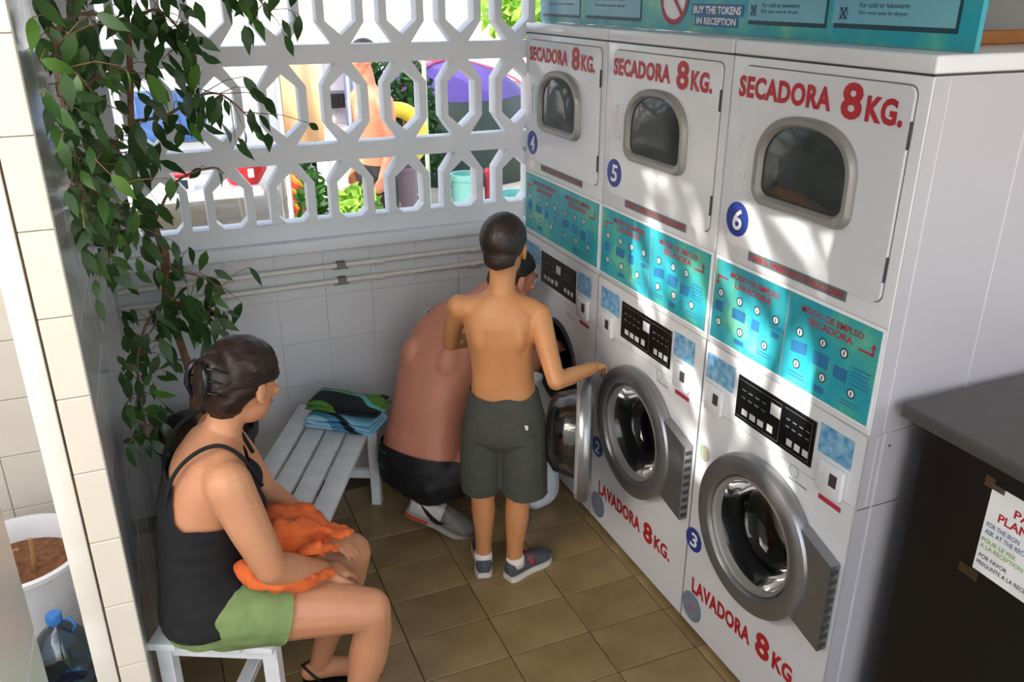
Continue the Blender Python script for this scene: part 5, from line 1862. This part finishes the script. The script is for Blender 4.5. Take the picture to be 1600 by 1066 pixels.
tent('dome_tent', (2.05, 10.4, -.05), 1.15, 1.1, 1.32, mat('dark_green_nylon', '24342c', .6), mat('purple_nylon', '4b3a86', .6), 'dark green dome tent with purple roof beyond the lattice')
tent('dome_tent', (4.45, 12.3, -.05), 1.0, 1.0, 1.25, mat('charcoal_nylon', '34383c', .6), mat('pink_nylon', 'c77a8e', .6), 'charcoal and pink dome tent farthest right beyond the lattice')

# teal tubs, red post, mauve bucket
M_TUB = mat('teal_plastic', '6fb8b0', .4, col2='86c6bf', scale=5)
for (x, y, r_, h_, lab) in ((.66, 6.0, .11, .86, 'tall teal plastic bin standing upright in the yard'), (1.20, 6.3, .16, .60, 'low teal plastic bin half hidden by the dryers')):
    b_ = empty('plastic_bin', (x, y, -.05), lab, 'bin')
    Mt = Matrix.Translation((x, y, -.05))
    make('bin_body', Geo().lathe([(0, 0), (r_ * .8, 0), (r_, h_ * .95), (r_ * 1.08, h_ * .95), (r_ * 1.08, h_), (r_ * .96, h_), (r_ * .8, .05), (0, .05)], 24, Mt, close=False), M_TUB, b_)
    make('handle', Geo().tube([V((x - r_ * 1.05, y, h_ - .09)), V((x - r_ * 1.2, y, h_ - .16)), V((x - r_ * 1.05, y, h_ - .22))], .01, 6), M_TUB, b_)
rp_ = empty('red_post', (.838, 6.0, -.05), 'slim dark red post standing in the yard', 'post')
make('shaft', Geo().tube([(.838, 6.0, -.05), (.838, 6.0, .80)], .026, 12), mat('post_red', 'a02a3a', .5), rp_)
make('post_cap', Geo().ell((.838, 6.0, .81), (.032, .032, .03), nu=14, nv=8), mat('post_red', 'a02a3a', .5), rp_)
mbk = empty('bucket', (.22, 6.25, -.05), 'mauve bucket standing among the plants beyond the lattice', 'bucket')
Mt = Matrix.Translation((.24, 6.25, -.05))
make('pail', Geo().lathe([(0, .3), (.085, .3), (.115, .88), (.125, .88), (.122, .90), (.108, .90), (.08, .33), (0, .33)], 24, Mt, close=False), mat('mauve_plastic', '8d7884', .5), mbk)
make('stand', Geo().box(.14, .34, 6.15, 6.35, -.05, .25, .01, 1), mat('brown_crate', '3a2a1c', .8), mbk)
make('bail', Geo().tube([V((.24 + .12 * math.cos(a), 6.25, .84 + .10 * math.sin(a))) for a in [math.pi * i / 10 for i in range(11)]], .005, 6), M_ALU, mbk)
gp_ = empty('tent_pole', (.52, 7.6, -.05), 'slim pale green pole standing before the hedge', 'pole')
make('shaft', Geo().tube([(.86, 7.6, -.05), (.86, 7.6, 1.75)], .02, 10), mat('pale_green_pole', 'b8cfa4', .4), gp_)
make('foot_plate', Geo().box(.80, .92, 7.54, 7.66, -.05, -.03), mat('pale_green_pole', 'b8cfa4', .4), gp_)

# ---- planting in the yard
def leaf_cloud(name, n, fn, m_, parent, seed, size, aspect=.45, lean=None):
    rs = random.Random(seed)
    vs, fs = [], []
    for i in range(n):
        c = fn(rs)
        a = V((rs.gauss(0, 1), rs.gauss(0, 1), rs.gauss(0, 1))).normalized()
        if lean is not None:
            a = (V(lean) + a * .35).normalized()
        b = a.cross(V((rs.gauss(0, 1), rs.gauss(0, 1), rs.gauss(0, 1)))).normalized()
        l, w = size * rs.uniform(.7, 1.3), size * aspect * rs.uniform(.8, 1.2)
        k = len(vs)
        vs += [c - a * l, c + b * w + a * l * .1, c + a * l, c - b * w + a * l * .1]
        fs.append((k, k + 1, k + 2, k + 3))
    g_ = Geo()
    g_.v, g_.f = vs, fs
    me = bpy.data.meshes.new(name)
    off = wo_of(parent)
    me.from_pydata([tuple(p - off) for p in vs], [], fs)
    me.materials.append(m_)
    o = bpy.data.objects.new(name, me)
    COL.objects.link(o)
    o.parent = parent
    tag(o, kind='stuff')
    return o

L_DK, L_MD, L_LT = mat_leaf('yard_leaf_dark', '1f3d1c', '2f5a28'), mat_leaf('yard_leaf_mid', '35682a', '4f8a38'), mat_leaf('yard_leaf_light', '7fae3c', 'a4cc5a', .4)
def ball(c, r):
    def fn(rs):
        d = V((rs.gauss(0, 1), rs.gauss(0, 1), rs.gauss(0, 1))).normalized() * (rs.random() ** .33)
        return V(c) + V((d.x * r[0], d.y * r[1], d.z * r[2]))
    return fn
def shrub(label, c, r, m_, n, seed, size=.05, stems=4):
    s_ = empty('shrub', (c[0], c[1], -.05), label, 'shrub', 'planting in the yard')
    leaf_cloud('foliage', n, ball(c, r), m_, s_, seed, size)
    rs = random.Random(seed)
    for i in range(stems):
        make('stem', Geo().tube([(c[0] + rs.uniform(-.3, .3) * r[0], c[1], -.05), (c[0] + rs.uniform(-.6, .6) * r[0], c[1], c[2] + r[2] * .4)], .012, 6), M_BARK, s_)
    return s_
shrub('dark green hedge bush behind the yellow ring', (.75, 8.6, .75), (.60, .40, .85), L_DK, 3200, 1, .06)
shrub('dark green hedge bush behind the person in the yard', (-.10, 10.9, .70), (.6, .4, .85), L_DK, 2200, 2, .06)
shrub('bright green leafy plant nearest the orange cloth', (-.56, 5.62, .62), (.12, .10, .40), L_MD, 500, 3, .045)
shrub('pale green leafy plant low behind the sill, left of the mauve bucket', (-.36, 5.2, .72), (.17, .10, .25), L_LT, 600, 4, .05)
shrub('dark leafy shrub behind the bright green plants', (-.25, 6.95, .55), (.30, .2, .5), L_DK, 700, 5, .05)
shrub('yellow green branch of leaves high at the right end of the lattice', (.75, 5.2, 1.98), (.30, .25, .18), L_LT, 380, 6, .06, 1)
# unseen hedge, added to keep the sun off this side of the yard
hd = empty('added_shade_hedge', (-4.6, 6.0, -.05), 'unseen hedge added on the left to shade the yard', 'hedge')
def hedge_fn(rs):
    return V((rs.uniform(-5.0, -4.4), rs.uniform(4.0, 7.2), rs.uniform(.0, 3.9)))
leaf_cloud('foliage', 5200, hedge_fn, L_DK, hd, 31, .12)
for y in (4.4, 5.2, 6.0, 6.8):
    make('stem', Geo().tube([(-4.7, y, -.05), (-4.68, y + .05, 2.0), (-4.7, y, 3.6)], [.05, .04, .02], 8), M_BARK, hd)
# spiky plant
spk = empty('spiky_plant', (.12, 5.6, -.05), 'pale green spiky plant in front of the mauve bucket', 'plant', 'planting in the yard')
rs = random.Random(9)
for i in range(22):
    a = rs.uniform(0, 2 * math.pi)
    d = V((math.cos(a), math.sin(a), 0))
    b = V((.10, 5.7, -.05))
    L = rs.uniform(.62, .84)
    make('blade', Geo().tube([b, b + d * .03 + V((0, 0, L * .5)), b + d * .09 + V((0, 0, L * .85)), b + d * rs.uniform(.12, .2) + V((0, 0, L))], [.012, .014, .010, .001], 5, flat=(d, .3)), L_LT, spk, smooth=True)

# unseen wall and tree past the passage, added to cut the sun into streaks
gw_ = make('wall_sun_screen', Geo().box(-4.4, -4.2, -4.0, 3.4, -.05, 2.70), M_WALL)
tag(gw_, kind='structure')
tr_ = empty('added_shade_tree', (-5.2, 0.2, -.05), 'unseen tree added past the passage wall to streak the sunlight', 'tree')
make('trunk', Geo().tube([(-5.2, .2, -.05), (-5.2, .2, 1.5), (-5.1, .3, 2.6), (-5.0, .4, 3.6)], [.14, .12, .10, .05], 12), M_BARK, tr_, smooth=True)
for e in ((-4.9, -.4, 3.6), (-4.9, 1.0, 3.6), (-5.4, .0, 4.1)):
    make('bough', Geo().tube([(-5.1, .3, 2.5), lerp((-5.1, .3, 2.5), e, .6) + V((0, 0, .15)), e], [.07, .04, .015], 8), M_BARK, tr_, smooth=True)
leaf_cloud('foliage', TREE_N, ball((-5.0, .65, 3.45), (.5, 1.5, .95)), L_MD, tr_, 21, .20, .20, (0, -.75, -1))
